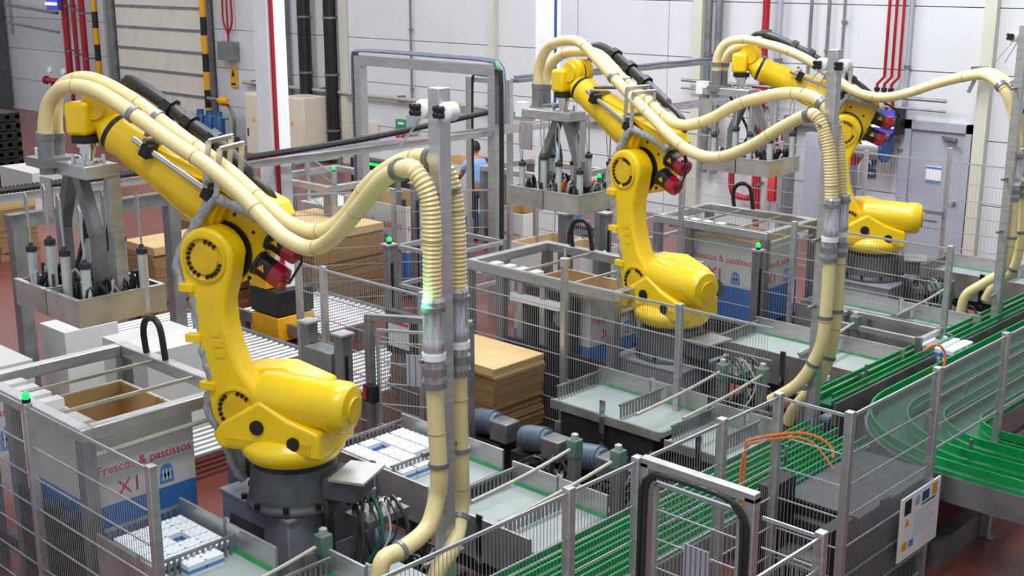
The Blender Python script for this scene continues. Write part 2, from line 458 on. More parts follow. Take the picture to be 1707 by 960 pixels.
for z in (3.7, 3.95): MB().cyl((-38.8, 19.25, z), (-38.15, 19.25, z), .045, n=8).build('lamp_tube', 'tubeled', t)
vpipe('downpipe', 'dark corrugated downpipe beside the grey cable duct behind the beige cabinet', -26.05, 19.75, 1.4, 8, .17, 'black')
vpipe('downpipe', 'dark corrugated downpipe beside the cream wall column', -25.0, 19.75, 0, 8, .16, 'black')
t = vpipe('cable_duct', 'grey vertical cable duct just right of the white column', -27.0, 19.85, .5, 8, .12, 'dsteel', 'duct', False)
vpipe('conduit', 'thin grey conduit dropping to the small green wall box', -22.2, 19.93, 1.2, 8, .025, 'dsteel')
t = thing('wall_rail', 'long horizontal steel pipe running along the wall at waist height', 'pipe', (-28.5, 19.85, 1.7))
MB().cyl((-29, 19.85, 1.78), (-14.8, 19.85, 1.78), .05, n=10).build('pipe_run', 'rod', t)
b = MB()
for k in range(9): b.box(-28.6 + 1.5 * k, 19.82, 1.71, -28.5 + 1.5 * k, 20.0, 1.86)
b.build('pipe_bracket', 'dsteel', t, kind='stuff')
t = thing('call_point_box', 'small green box on a grey wall plate behind the portal', 'box', (-22.5, 19.9, 1.0))
MB().box(-22.75, 19.88, 1.0, -22.35, 19.98, 1.28).build('green_box', 'signgreen', t)
MB().box(-22.65, 19.86, 1.17, -22.45, 19.885, 1.22).build('white_strip', 'white', t)
MB().box(-22.34, 19.86, .95, -22.05, 19.98, 1.4).build('grey_box', 'doorm', t)
MB().lathe((-22.68, 19.9, .88), (0, -1, 0), [(0, .05), (.05, .05)], 10).lathe((-22.5, 19.9, .88), (0, -1, 0), [(0, .05), (.05, .05)], 10).build('red_button', 'signred', t)
tag(center(MB().box(-23.95, 19.9, .75, -23.5, 19.98, 1.1).build('wall_plate', 'beige')), 'blank beige plate on the wall left of the green box', 'plate')
t = thing('marker_block', 'vertical black and white striped marker on the wall beside the portal post', 'marker', (-24.15, 19.9, .5))
for k in range(4): MB().box(-24.3, 19.93, .62 + k * .17, -24.15, 19.98, .71 + k * .17).build('stripe', 'hzk', t)
# beige cabinets
def cabinet(x0, x1, y0, y1, z1, label):
    t = thing('electrical_cabinet', label, 'cabinet', ((x0 + x1) / 2, (y0 + y1) / 2, 0))
    MB().box(x0, y0, .1, x1, y1, z1).build('body', 'beige', t, bevel=.02)
    MB().box(x0 + .03, y0 - .025, .14, x1 - .03, y0, z1 - .04).build('door_panel', 'beige', t, bevel=.008)
    MB().prism([((x0 + x1) / 2 - .07, z1 * .58), ((x0 + x1) / 2 + .07, z1 * .58), ((x0 + x1) / 2, z1 * .58 + .13)], y0 - .03, y0 - .035).build('warning_sign', 'hzy', t)
    MB().box(x0 + .12, y0 - .05, z1 * .35, x0 + .15, y0 - .02, z1 * .35 + .2).build('handle', 'black', t)
    MB().box(x0, y0, 0, x1, y1, .1).build('plinth', 'dgrey', t)
cabinet(-26.05, -25.15, 18.95, 19.7, 1.68, 'tall beige electrical cabinet standing against the wall right of the white column')
cabinet(-27.3, -26.5, 18.7, 19.5, 1.7, 'beige cabinet half hidden just left of the red-striped white column')
# left service wall items
t = thing('junction_box', 'grey junction box on the wall with red cables running up from it', 'box', (-29.6, 19.9, 2.3))
MB().box(-29.95, 19.7, 2.35, -29.3, 19.98, 2.85).build('body', 'dsteel', t, bevel=.01)
for dx in (-.2, 0, .22):
    MB().tube(bez([(-29.6, 19.85, 2.85), (-29.6, 19.85, 3.05), (-29.6 + dx, 19.85, 3.4), (-29.6 + dx, 19.85, 4.2), (-29.6 + dx * 1.8, 19.85, 4.5), (-29.6 + dx * 1.8, 19.85, 6)], .15), .03, 6).build('red_cable', 'pipered', t)
t = thing('warning_plate', 'yellow warning triangle plate below the grey junction box', 'sign', (-29.6, 19.95, 1.75))
MB().box(-29.75, 19.94, 1.6, -29.45, 19.98, 2.15).build('plate', 'hzy', t)
MB().prism([(-29.68, 1.9), (-29.52, 1.9), (-29.6, 2.08)], 19.93, 19.94).box(-29.7, 19.93, 1.66, -29.5, 19.94, 1.72).build('symbol', 'hzk', t)
t = thing('pump_unit', 'blue pump set with pipes on the floor left of the white column', 'pump', (-29.6, 19.2, 0))
MB().box(-30.2, 18.9, 0, -28.95, 19.6, .3).build('base', 'dgrey', t)
for k, x in enumerate((-30.05, -29.6, -29.15)):
    MB().lathe((x, 19.1, .3), (0, 0, 1), [(0, .16), (.5, .16), (.6, .1), (.72, .1)], 14).build('pump_motor', 'bluep', t)
MB().tube(bez([(-30.1, 19.4, 1.3), (-29.3, 19.4, 1.25), (-28.9, 19.4, .9), (-28.9, 19.4, .3)], .1), .05, 8).build('manifold', 'dsteel', t)
MB().lathe((-29.4, 19.3, 1.3), (1, 0, 0), [(0, .08), (.2, .14), (.4, .08)], 12).build('yellow_valve', 'hzy', t)
MB().tube(bez([(-30.3, 19.1, .86), (-28.6, 19.1, .86)], .4), .03, 8).build('green_pipe', 'signgreen', t)
# grey column at far left
struct(center(MB().box(-44.0, 19.3, 0, -43.3, 19.9, 9).build('trim_5', 'dgrey', smooth=False)))
t = thing('wall_piping', 'grey pipe frame on the dim wall at the far left', 'pipe', (-41, 19.5, 2.6))
MB().cyl((-42.3, 19.5, 3.6), (-38.6, 19.5, 3.4), .05, n=8).cyl((-42.3, 19.5, 3.0), (-38.6, 19.5, 2.8), .04, n=8).cyl((-41.9, 19.5, 2.6), (-41.9, 19.5, 4.6), .05, n=8).build('pipe_run', 'dsteel', t)
# right wall
vpipe('conduit', 'grey vertical duct on the wall at the right of the middle panels', -13.72, 19.85, 1, 8, .06, 'dsteel')
vpipe('conduit', 'second grey vertical duct, beside the thinner one on its right', -13.5, 19.85, 1, 8, .07, 'dsteel')
vpipe('fire_riser', 'single red vertical riser behind the third robot', -12.46, 19.8, .1, 8, .065, 'pipered')
vpipe('conduit', 'pale pipe immediately right of the single red riser', -12.2, 19.85, 1, 8, .05, 'doorm')
vpipe('conduit', 'thin conduit above the head of the third robot', -11.6, 19.9, 2.6, 8, .03, 'dsteel')
vpipe('conduit', 'thin conduit above the third robot forearm', -11.25, 19.9, 2.6, 8, .03, 'dsteel')
vpipe('conduit', 'thin conduit ending above the third steel mast', -10.95, 19.9, 3.1, 8, .025, 'dsteel')
vpipe('conduit', 'pale conduit beside the three red sprinkler pipes', -9.72, 19.9, 1, 8, .04, 'doorm')
for k, nm in enumerate(('left', 'middle', 'right')):
    t = thing('sprinkler_pipe', '%s one of three slim red pipes with a kink above the lit lamp' % nm, 'pipe', (-10.12 + .13 * k, 19.8, 2.2))
    x = -10.12 + .13 * k
    MB().tube([(x + .05, 19.8, 8), (x + .05, 19.8, 3.05), (x - .07, 19.8, 2.92), (x - .07, 19.8, 2.72), (x, 19.8, 2.55), (x, 19.8, 1.75)], .028, 8).build('pipe_run', 'pipered', t)
    MB().cyl((x - .07, 19.8, 2.8), (x - .07, 19.8, 2.86), .05, n=8).build('coupling', 'black', t)
t = thing('insect_lamp', 'blue glowing tube lamp on the wall left of the grey door', 'lamp', (-10, 19.7, 2.1))
MB().box(-10.2, 19.62, 2.12, -9.72, 19.8, 2.5).build('housing', 'lampblue', t)
MB().box(-9.72, 19.58, 2.1, -9.65, 19.84, 2.54).build('end_cap', 'black', t)
for z in (2.24, 2.38): MB().cyl((-10.18, 19.6, z), (-9.73, 19.6, z), .03, n=8).build('lamp_tube', 'tubeled', t)
t = thing('hose_reel', 'silver horizontal drum under the blue-lit wall lamp', 'reel', (-10, 19.5, 1.7))
MB().cyl((-10.3, 19.45, 1.88), (-9.8, 19.45, 1.88), .2, n=20).build('drum', 'steel', t)
MB().cyl((-9.8, 19.45, 1.88), (-9.74, 19.45, 1.88), .23, n=20).build('end_disc', 'bluep', t)
MB().cyl((-10.34, 19.45, 1.8), (-10.3, 19.45, 1.8), .26, n=20).build('red_disc', 'signred', t)
MB().box(-10.2, 19.5, 1.98, -9.9, 20, 2.02).build('bracket', 'white', t)
def sign(name, label, x0, x1, z0, z1, m, fn, y=19.96, cat='sign'):
    t = thing(name, label, cat, ((x0 + x1) / 2, y, z0))
    MB().box(x0, y, z0, x1, y + .02, z1).build('plate', m, t, smooth=False)
    MBs = MB(); fn(MBs, (x0 + x1) / 2, (z0 + z1) / 2, x1 - x0, y)
    MBs.build('symbol', 'white', t, smooth=False)
def arrow_left(b, x, z, wd, y): b.box(x - wd * .1, y - .006, z - wd * .07, x + wd * .32, y, z + wd * .07).prism([(x - wd * .34, z), (x - wd * .08, z - wd * .2), (x - wd * .08, z + wd * .2)], y - .006, y)
def arrow_down(b, x, z, wd, y): b.box(x - wd * .08, y - .006, z - wd * .05, x + wd * .08, y, z + wd * .45).prism([(x - wd * .22, z), (x + wd * .22, z), (x, z - wd * .25)], y - .006, y).box(x - wd * .4, y - .006, z - wd * .52, x + wd * .4, y, z - wd * .46).box(x - wd * .4, y - .006, z - wd * .42, x + wd * .4, y, z - wd * .37)
def figure(b, x, z, wd, y): b.lathe((x, y, z + wd * .2), (0, -1, 0), [(0, wd * .1), (.006, wd * .1)], 10).prism([(x - wd * .12, z + .05 * wd), (x + wd * .12, z + .05 * wd), (x + wd * .25, z - wd * .3), (x + wd * .1, z - wd * .3), (x, z - wd * .1), (x - wd * .1, z - wd * .3), (x - wd * .25, z - wd * .3)], y - .006, y)
t = thing('footwear_sign', 'round blue mandatory sign above the blue arrow plate', 'sign', (-10.32, 19.96, 1.47))
MB().lathe((-10.32, 19.98, 1.58), (0, -1, 0), [(0, .12), (.02, .12)], 20).build('plate', 'signblue', t)
b = MB(); figure(b, -10.32, 1.57, .24, 19.96); b.build('symbol', 'white', t, smooth=False)
sign('arrow_sign', 'small blue plate with a white arrow, under the round blue sign', -10.43, -10.2, 1.27, 1.43, 'signblue', arrow_left)
sign('fire_equipment_sign', 'red fire sign with a white arrow above the extinguisher', -12.27, -12.0, 1.55, 1.92, 'signred', arrow_down)
def hosesym(b, x, z, wd, y):
    b.lathe((x, y, z), (0, -1, 0), [(0, wd * .33), (.006, wd * .33)], 16)
sign('hose_sign', 'small square red sign with a white ring on the red riser', -12.62, -12.3, 2.42, 2.72, 'signred', hosesym, 19.7)
t = thing('fire_extinguisher', 'red fire extinguisher hanging on the wall under its red sign', 'extinguisher', (-12.13, 19.8, .65))
MB().lathe((-12.13, 19.8, .65), (0, 0, 1), [(0, .09), (.02, .1), (.42, .1), (.5, .05), (.54, .04)], 16).build('cylinder', 'signred', t)
MB().box(-12.17, 19.88, .85, -12.09, 19.995, 1.1).build('wall_bracket', 'dsteel', t)
MB().box(-12.18, 19.74, 1.19, -12.06, 19.84, 1.24).tube(bez([(-12.1, 19.76, 1.2), (-11.98, 19.72, 1.1), (-11.99, 19.72, .8)], .06), .015, 6).build('valve_and_hose', 'black', t)
t = thing('red_pipe_elbow', 'red pipe set with elbow on the wall left of the extinguisher', 'pipe', (-12.75, 19.7, .5))
MB().tube(bez([(-13.0, 19.75, 1.5), (-13.0, 19.75, .8), (-12.85, 19.75, .65), (-12.6, 19.75, .65), (-12.5, 19.75, .8), (-12.5, 19.75, 1.3)], .08), .06, 10).build('pipe_run', 'pipered', t)
t = thing('wall_conduit', 'pair of thin horizontal conduits on the wall behind the third robot', 'pipe', (-11.5, 19.7, 2.6))
MB().cyl((-14.2, 19.7, 2.75), (-8.9, 19.7, 2.72), .03, n=8).cyl((-14.2, 19.7, 2.6), (-8.9, 19.7, 2.55), .02, n=8).build('pipe_run', 'dsteel', t)
t = thing('wall_lamp_arm', 'small grey bracket lamp fixed to the cream column at the right', 'lamp', (-8.4, 19.5, 3.2))
MB().box(-8.45, 19.5, 3.2, -8.25, 19.7, 3.32).bar((-8.4, 19.65, 3.2), (-8.5, 19.6, 2.9), .06).build('lamp_body', 'dsteel', t)
t = thing('switch_cabinet', 'narrow grey wall cabinet behind the third robot lower arm', 'cabinet', (-10.8, 19.8, .4))
MB().box(-11.4, 19.6, .2, -10.55, 19.98, 2.0).build('body', 'doorm', t, bevel=.01)
MB().box(-10.68, 19.57, 1.35, -10.63, 19.6, 1.5).build('handle', 'black', t)
t = thing('doorway', 'grey steel doorway on the wall behind the middle mast hoses', 'frame', (-11.8, 19.9, 0))
MB().box(-11.95, 19.75, 0, -11.8, 19.98, 2.2).box(-11.95, 19.75, 2.1, -11.1, 19.98, 2.25).build('frame', 'dsteel', t)

# white building columns with hazard guards
def column(cx, cy, label, stripe):
    t = thing('building_column', label, 'column', (cx, cy, 0))
    MB().box(cx - .135, cy - .135, 0, cx + .135, cy + .135, 9).build('shaft', 'white', t, smooth=False)
    if stripe:
        MB().cyl((cx + .17, cy - .09, .95), (cx + .17, cy - .09, 9), .028, n=8).build('red_pipe', 'pipered', t)
        for k in range(3):
            MB().box(cx - .28, cy - .28, .02 + .33 * k, cx + .28, cy + .28, .33 + .33 * k).build('guard_band', 'hzk' if k != 1 else 'hzy', t, bevel=.01)
        MB().box(cx - .28, cy - .28, 1.0, cx + .06, cy - .1, 1.3).build('guard_band', 'hzy', t)
    else:
        MB().cyl((cx + .155, cy - .0, 0), (cx + .155, cy - .0, 9), .02, n=8).build('groove_cable', 'bluep', t)
column(-12.48, 8.95, 'white steel column with a red pipe and a yellow and black guard at its foot', True)
column(-12.95, 14.45, 'plain white steel column behind the second robot gripper', False)

# ------------------------------------------------------------------ overhead cable tray
t = thing('cable_tray', 'long overhead cable tray of bright rails packed with thin cables', 'tray', (-12.1, 11, 2.6))
for dx in (-.13, .13): MB().box(-12.1 + dx - .012, 2.5, 2.6, -12.1 + dx + .012, 18.5, 2.68).build('side_rail', 'steel', t)
b = MB()
for k in range(80): b.box(-12.22, 2.6 + k * .2, 2.6, -11.98, 2.63 + k * .2, 2.612)
b.build('rung', 'steel', t, kind='stuff')
for k, m in enumerate(('doorm', 'pipered', 'bluep', 'doorm', 'rubber', 'belt', 'inkblue')):
    pts = [(-12.2 + .032 * k + .012 * math.sin(y * 2.1 + k), y, 2.64 + .008 * math.sin(y * 3 + k)) for y in [2.5 + .5 * i for i in range(33)]]
    MB().tube(pts, .013, 6).build('cable', m, t)
t = thing('flexible_conduit', 'black corrugated conduit lying along the overhead cable tray', 'cable', (-11.95, 8, 2.7))
pts = bez([(-11.95, 3.0, 2.72), (-11.95, 6, 2.73), (-11.94, 8.2, 2.74), (-11.9, 10, 2.8), (-11.85, 11.3, 2.9), (-11.85, 12.0, 2.95)], .02)
MB().tube(pts, .04, 8, lambda k: .042 if k % 2 else .034).build('corrugated_pipe', 'cable', t)
t = thing('tray_support', 'steel goal-shaped stand carrying the cable tray at the left', 'stand', (-12.15, 6.3, 0))
MB().box(-12.22, 5.4, 2.3, -12.08, 7.32, 2.44).build('beam', 'dsteel', t)
for y in (5.42, 7.2): MB().box(-12.22, y, 0, -12.08, y + .14, 2.3).build('post', 'dsteel', t)
MB().box(-12.3, 6.0, 2.2, -12.05, 6.5, 2.56).build('mounting_plate', 'panst', t)

# portals
def portal(x0, x1, y, z, label, big=True):
    s = .14 if big else .07
    t = thing('cable_portal', label, 'portal', ((x0 + x1) / 2, y, 0))
    MB().box(x0, y - s / 2, 0, x0 + s, y + s / 2, z).build('post', 'steel', t)
    MB().box(x1 - s, y - s / 2, 0, x1, y + s / 2, z).build('post', 'steel', t)
    MB().box(x0 + s, y - s / 2, z - s, x1 - s, y + s / 2, z).build('beam', 'steel', t)
    return t
t = portal(-14.93, -11.93, 12.3, 3.55, 'tall steel portal with cables looped over its top, spanning the cable tray')
pts = bez([(-15.0, 12.3, .6), (-15.0, 12.3, 3.3), (-14.97, 12.3, 3.52), (-14.8, 12.3, 3.62), (-13, 12.3, 3.62), (-12.1, 12.3, 3.61), (-11.92, 12.3, 3.55), (-11.86, 12.3, 3.35), (-11.86, 12.3, 2.7)], .15)
for k, m in enumerate(('bcable', 'bcable', 'doorm', 'bcable')):
    MB().tube([p + Vector((0, -.05 + .035 * k, .015 * (k % 2))) for p in pts], .02, 6).build('cable', m, t)
MB().tube(bez([(-11.95, 12.26, 3.6), (-11.84, 12.24, 3.45), (-11.82, 12.24, 2.6), (-11.82, 12.24, .4)], .2), .03, 8).build('green_cable', 'green', t)
MB().tube(bez([(-11.88, 12.2, 3.5), (-11.78, 12.2, 3.3), (-11.78, 12.2, .4)], .2), .035, 8).build('black_cable', 'cable', t)
t = portal(-13.15, -12.25, 12.9, 3.3, 'low thin steel portal standing just behind the tall one', False)
MB().tube(bez([(-13.0, 12.86, 1.2), (-13.0, 12.86, 3.2), (-12.9, 12.86, 3.33), (-12.3, 12.86, 3.33)], .15), .02, 6).build('cable', 'cable', t)
tag(center(MB().box(-12.32, 12.95, 3.26, -12.18, 19.5, 3.31).build('upper_cable_tray', 'dsteel')), 'upper cable tray running back to the wall behind the white column', 'tray')
b = MB().tube([(-12.28, 13 + k * .5, 3.335 + .008 * (k % 2)) for k in range(13)], .025, 6)
tag(center(b.build('tray_cable', 'bcable')), 'thick cable lying in the upper cable tray', 'cable')
# ------------------------------------------------------------------ robots
J2 = (.34, .73); L1 = 1.14; NOFF = .29; L2 = 1.425

def robot(loc, yaw, q2, q3, label, L2=1.425):
    t = thing('industrial_robot', label, 'robot')
    q2 = math.radians(q2); q3 = math.radians(q3)
    # grey foot
    b = MB().lathe((0, 0, 0), (0, 0, 1), [(0, .37), (.04, .37), (.06, .345), (.3, .32), (.33, .315)], 28)
    b.box(-.58, -.16, .1, -.3, .16, .27)
    base = b.build('base', 'dgrey', t, bevel=.012)
    MB().box(-.66, -.18, .27, -.38, .2, .29).build('cable_plate', 'steel', base)
    bb = MB()
    for k in range(10):
        a = 2 * math.pi * k / 10
        bb.cyl((.38 * math.cos(a), .38 * math.sin(a), .05), (.38 * math.cos(a), .38 * math.sin(a), .09), .022, n=6)
    bb.build('foot_bolts', 'black', base, kind='stuff')
    MB().cyl((0, 0, .32), (0, 0, .37), .315, n=36).build('slewing_ring', 'black', t)
    # turret
    tb = MB().lathe((0, 0, .36), (0, 0, 1), [(0, .33), (.02, .35), (.07, .385), (.13, .39), (.16, .36), (.2, .33)], 40)
    tb.prism([(-.38, .46), (.44, .46), (.5, .56), (.42, .66), (.1, .86), (-.12, .74), (-.37, .66)], -.27, .30)
    tb.prism([(-.32, .55), (-.22, .9), (.1, 1.0), (.42, .97), (.58, .85), (.62, .7), (.56, .56), (.42, .5)], -.32, -.05)
    tb.box(.05, -.05, .5, .5, .0, .62)
    tur = tb.build('turret', 'yellow', t, bevel=.025, segs=3)
    # counterbalance barrel
    z = .83
    b = MB().lathe((.18, .1, z + .02), (-1, 0, -.06), [(0, .12), (.02, .17), (.1, .185), (.56, .185), (.58, .195), (.68, .195), (.72, .17), (.735, .11), (.74, 0.02)], 32)
    bal = b.build('balancer_barrel', 'yellow', t)
    MB().lathe((-.55, .1, z - .03), (-1, 0, -.06), [(0, .10), (.02, .10)], 20).build('end_cap', 'dyellow', bal)
    b = MB()
    for x, zz, r in ((.12, .66, .055), (-.17, .57, .05)): b.lathe((x, .295, zz), (0, 1, 0), [(0, r), (.022, r), (.025, r * .6)], 16)
    b.build('black_plug', 'black', tur)
    MB().lathe((-.3, -.1, .72), (-.8, -.3, .3), [(0, .08), (.2, .08)], 14).build('turret_motor', 'black', t)
    MB().box(.1, .30, .5, .38, .31, .56).box(-.3, .30, .5, -.14, .31, .58).build('nameplate', 'dyellow', tur)
    # J2 hub
    MB().lathe((J2[0], -.34, J2[1]), (0, 1, 0), [(0, .2), (.3, .22), (.34, .22)], 32).build('shoulder_joint', 'yellow', t)
    # lower arm
    dx, dz = math.sin(q2), math.cos(q2)
    def P(tt, w):   # point on axis with sideways offset w (forward positive)
        bow = .07 * math.sin(math.pi * tt)
        return (J2[0] + dx * L1 * tt + dz * (w + bow), J2[1] + dz * L1 * tt - dx * (w + bow))
    rad = [(0, .225), (.12, .2), (.25, .165), (.4, .145), (.55, .14), (.7, .15), (.85, .19), (1.0, .225)]
    poly = [P(a, r) for a, r in rad]
    c = P(1, 0)
    a0 = -q2
    for k in range(1, 12):
        a = a0 + math.pi * k / 12
        poly.append((c[0] + .225 * math.cos(a), c[1] + .225 * math.sin(a)))
    poly += [P(a, -r * (1.0 if a > .8 or a < .2 else .86)) for a, r in rad[::-1]]
    c = P(0, 0)
    for k in range(1, 12):
        a = a0 + math.pi + math.pi * k / 12
        poly.append((c[0] + .225 * math.cos(a), c[1] + .225 * math.sin(a)))
    arm = MB().prism(poly, -.02, .2).build('lower_arm', 'yellow', t, bevel=.03, segs=3)
    j3 = (P(1, 0)[0], P(1, 0)[1])
    for nm, cc, r in (('elbow', j3, .175), ('shoulder', P(0, 0), .18)):
        MB().lathe((cc[0], .195, cc[1]), (0, 1, 0), [(0, r), (.02, r), (.024, r - .02), (.008, r - .035), (.006, r - .06), (.02, r - .065), (.022, .02)], 32).build('hub_cover', 'dyellow', arm)
        b = MB()
        for k in range(22):
            if k in (4, 5, 9, 10, 11, 17): continue
            a = 2 * math.pi * k / 22
            b.cyl((cc[0] + (r - .045) * math.cos(a), .2, cc[1] + (r - .045) * math.sin(a)), (cc[0] + (r - .045) * math.cos(a), .222, cc[1] + (r - .045) * math.sin(a)), .013, n=6)
        b.build('hub_bolts', 'black', arm, kind='stuff')
    # raised cast letters and lugs
    b = MB()
    for tt in (.38, .45, .52):
        x, zz = P(tt, -.03); b.box(x - .035, .2, zz - .025, x + .035, .208, zz + .025)
    b.build('cast_mark', 'yellow', arm)
    b = MB()
    for tt in (.83, .5, .18):
        x, zz = P(tt, .15); b.box(x - .05, .16, zz - .03, x + .07, .23, zz + .03)
    b.build('sleeve_clamp', 'yellow', arm, bevel=.006)
    # elbow casting and forearm: frame x = along forearm, z = normal
    ex = Vector((math.cos(q3), 0, math.sin(q3))); ez = Vector((-math.sin(q3), 0, math.cos(q3)))
    mf = Matrix(((ex.x, 0, ez.x, j3[0]), (0, 1, 0, 0), (ex.z, 0, ez.z, j3[1]), (0, 0, 0, 1)))
    def FB():
        b = MB(); b.m = mf; return b
    poly = [(.26 * math.cos(a), .26 * math.sin(a)) for a in [math.radians(x) for x in range(-150, 1, 15)]]
    poly += [(.36, .08), (.48, .15), (.48, .44), (.1, .5), (-.18, .53), (-.28, .46), (-.28, .02), (-.25, -.08)]
    el = FB().prism(poly, -.32, -.06).build('elbow_casting', 'yellow', t, bevel=.02, segs=3)
    FB().lathe((0, -.06, 0), (0, 1, 0), [(0, .235), (.02, .235), (.022, .2), (.04, .2)], 36).build('elbow_seal', 'black', el)
    FB().prism([(-.26, .46), (.2, .46), (.42, .42), (.2, .50), (-.2, .55)], -.06, .08).build('cable_tray_lug', 'yellow', el)
    b = FB()
    for a in range(0, 360, 40):
        b.lathe((.29 * math.cos(math.radians(a)) * .97, -.07, .27 * math.sin(math.radians(a)) + .03), (0, 1, 0), [(0, .014), (.016, .014)], 8)
    b.build('casting_bolts', 'black', el, kind='stuff')
    b = FB().lathe((.12, -.1, NOFF - .01), (1, 0, 0), [(0, .2), (.3, .205), (.4, .19), (L2 - .445, .145), (L2 - .415, .152), (L2 - .385, .152)], 32)
    b.prism([(.1, .07), (.45, .1), (.95, .17), (.95, .39), (.45, .47), (.1, .49)], -.2, .02)
    fa = b.build('forearm', 'yellow', t, bevel=.012)
    FB().cyl((L2 - .265, -.1, NOFF - .01), (L2 - .23, -.1, NOFF - .01), .148, n=32).build('wrist_seal', 'black', fa)
    FB().lathe((L2 - .23, -.1, NOFF - .01), (1, 0, 0), [(0, .14), (.03, .135), (.1, .085), (.22, .075)], 28).build('wrist_neck', 'yellow', t)
    # wrist: pitch joint axis across, block hangs vertical
    W = mf @ Vector((L2, -.0, NOFF))
    wx, wz = W.x, W.z
    b = MB().box(wx - .07, -.13, wz - .15, wx + .12, .07, wz + .1)
    wr = b.build('wrist_block', 'yellow', t, bevel=.035, segs=3)
    MB().lathe((wx - .09, -.27, wz + .07), (0, 1, 0), [(0, .11), (.02, .135), (.1, .135), (.11, .115), (.13, .115), (.14, .135), (.22, .135), (.24, .1), (.27, .1)], 28).build('wrist_hub', 'yellow', t)
    MB().lathe((wx - .09, -.16, wz + .07), (0, 1, 0), [(0, .118), (.02, .118)], 28).build('hub_seal', 'black', wr)
    MB().cyl((wx, -.02, wz - .15), (wx, -.02, wz - .2), .105, n=24).build('flange_seal', 'black', t)
    MB().lathe((wx, -.02, wz - .2), (0, 0, -1), [(0, .075), (.03, .08), (.035, .06), (.08, .06)], 24).build('tool_flange', 'chrome', t)
    # motors with red caps at the back of the elbow
    F0 = lambda d, y, n: (d, y, n)
    for n, yy in ((.3, -.1), (.08, -.08)):
        mo = FB().lathe((-.26, yy, n), (-1, 0, 0), [(0, .105), (.03, .105), (.035, .092), (.13, .092), (.14, .096)], 8).build('elbow_motor', 'black', t, bevel=.006)
        FB().lathe((-.4, yy, n), (-1, 0, 0), [(0, .09), (.04, .094), (.1, .09), (.115, .065)], 8).cyl(F0(-.5, yy, n), F0(-.535, yy, n), .032, n=8).build('motor_cap', 'red', mo, label='red motor cap', smooth=False)
        FB().prism([(-.37, n + .0), (-.31, n + .0), (-.34, n + .05)], yy + .09, yy + .096).build('warning_mark', 'hzy', mo)
    FB().tube([(-.46, -.04, .38), (-.54, -.02, .42), (-.5, .0, .5), (-.28, .02, .52)], .013, 6).tube([(-.46, -.06, .1), (-.56, -.04, .1), (-.58, -.02, .3), (-.5, .0, .47)], .011, 6).build('motor_cable', 'cable', t)
    # grey cable sleeve
    F = lambda d, y, n: tuple(mf @ Vector((d, y, n)))
    sp = [F(-.3, .03, .42), F(-.14, .06, .44), F(.05, .1, .42), F(.17, .13, .36)]
    sp += [(P(1.04, .24)[0], .15, P(1.04, .24)[1]), (P(.93, .25)[0], .16, P(.93, .25)[1]), (P(.8, .2)[0], .17, P(.8, .2)[1])]
    MB().tube(bez(sp, .04), .036, 10, lambda k: .038 + .005 * math.sin(k * 1.9)).build('cable_sleeve', 'sleeve', t)
    for a, bq in ((.77, .55), (.43, .2)):
        pp = [(P(a + (bq - a) * k / 6, .125)[0], .18, P(a + (bq - a) * k / 6, .125)[1]) for k in range(7)]
        MB().tube(bez(pp, .04), .034, 10, lambda k: .034 + .005 * math.sin(k * 2.1)).build('cable_sleeve', 'sleeve', t)
    pp = [(P(.12, .2)[0], .17, P(.12, .2)[1]), (P(0, .27)[0], .16, P(0, .27)[1]), (.52, .12, .48), (.46, .1, .25), (.4, .05, .1)]
    MB().tube(bez(pp, .04), .036, 10, lambda k: .036 + .004 * math.sin(k * 2.3)).build('cable_sleeve', 'sleeve', t)
    # hose carrier: chrome rod in black clamps, hoops, saddles
    car = FB().cyl((.08, .12, .42), (.92, .11, .42), .024, n=12).build('carrier_rod', 'chrome', t)
    b = FB()
    for d in (.22, .78): b.box(d - .04, .05, .36, d + .04, .16, .47)
    b.build('rod_clamp', 'black', car, bevel=.008)
    b = FB()
    for d in (.24, .8):
        b.bar((d, -.1, .45), (d, .18, .49), .03).bar((d + .05, -.3, .47), (d + .05, .1, .5), .025)
    b.build('cross_bar', 'dsteel', car)
    b = FB()
    for d in (.16, .26):
        b.bar((d - .02, .16, .45), (d + .1, .16, .76), .016, .04)
        b.bar((d - .02, -.14, .47), (d + .1, -.14, .76), .016, .04)
        b.bar((d + .1, .17, .76), (d + .1, -.15, .76), .016, .04)
    b.build('hose_hoop', 'steel', car)
    # lettering on the forearm side
    rot = Matrix.Rotation(math.pi, 4, 'Z') @ Matrix.Rotation(math.radians(90), 4, 'X')
    for tx, dd, sz in (('FANUC Robot', .78, .045), ('R-2000', .5, .05)):
        r = .17 - .045 * max(0, (dd - .4)) / .6
        o = text(tx, sz, (0, 0, 0), (0, 0, 0), 'black', fa, 'lettering')
        o.matrix_local = mf @ Matrix.Translation((dd, -.11 + r - .0, NOFF - .02)) @ Matrix.Rotation(math.radians(-4), 4, 'Z') @ rot
    t.location = loc
    t.rotation_euler = (0, 0, math.radians(yaw))
    wl = Matrix.Translation(loc) @ Matrix.Rotation(math.radians(yaw), 4, 'Z') @ Vector((wx, -.02, wz - .28))
    return wl

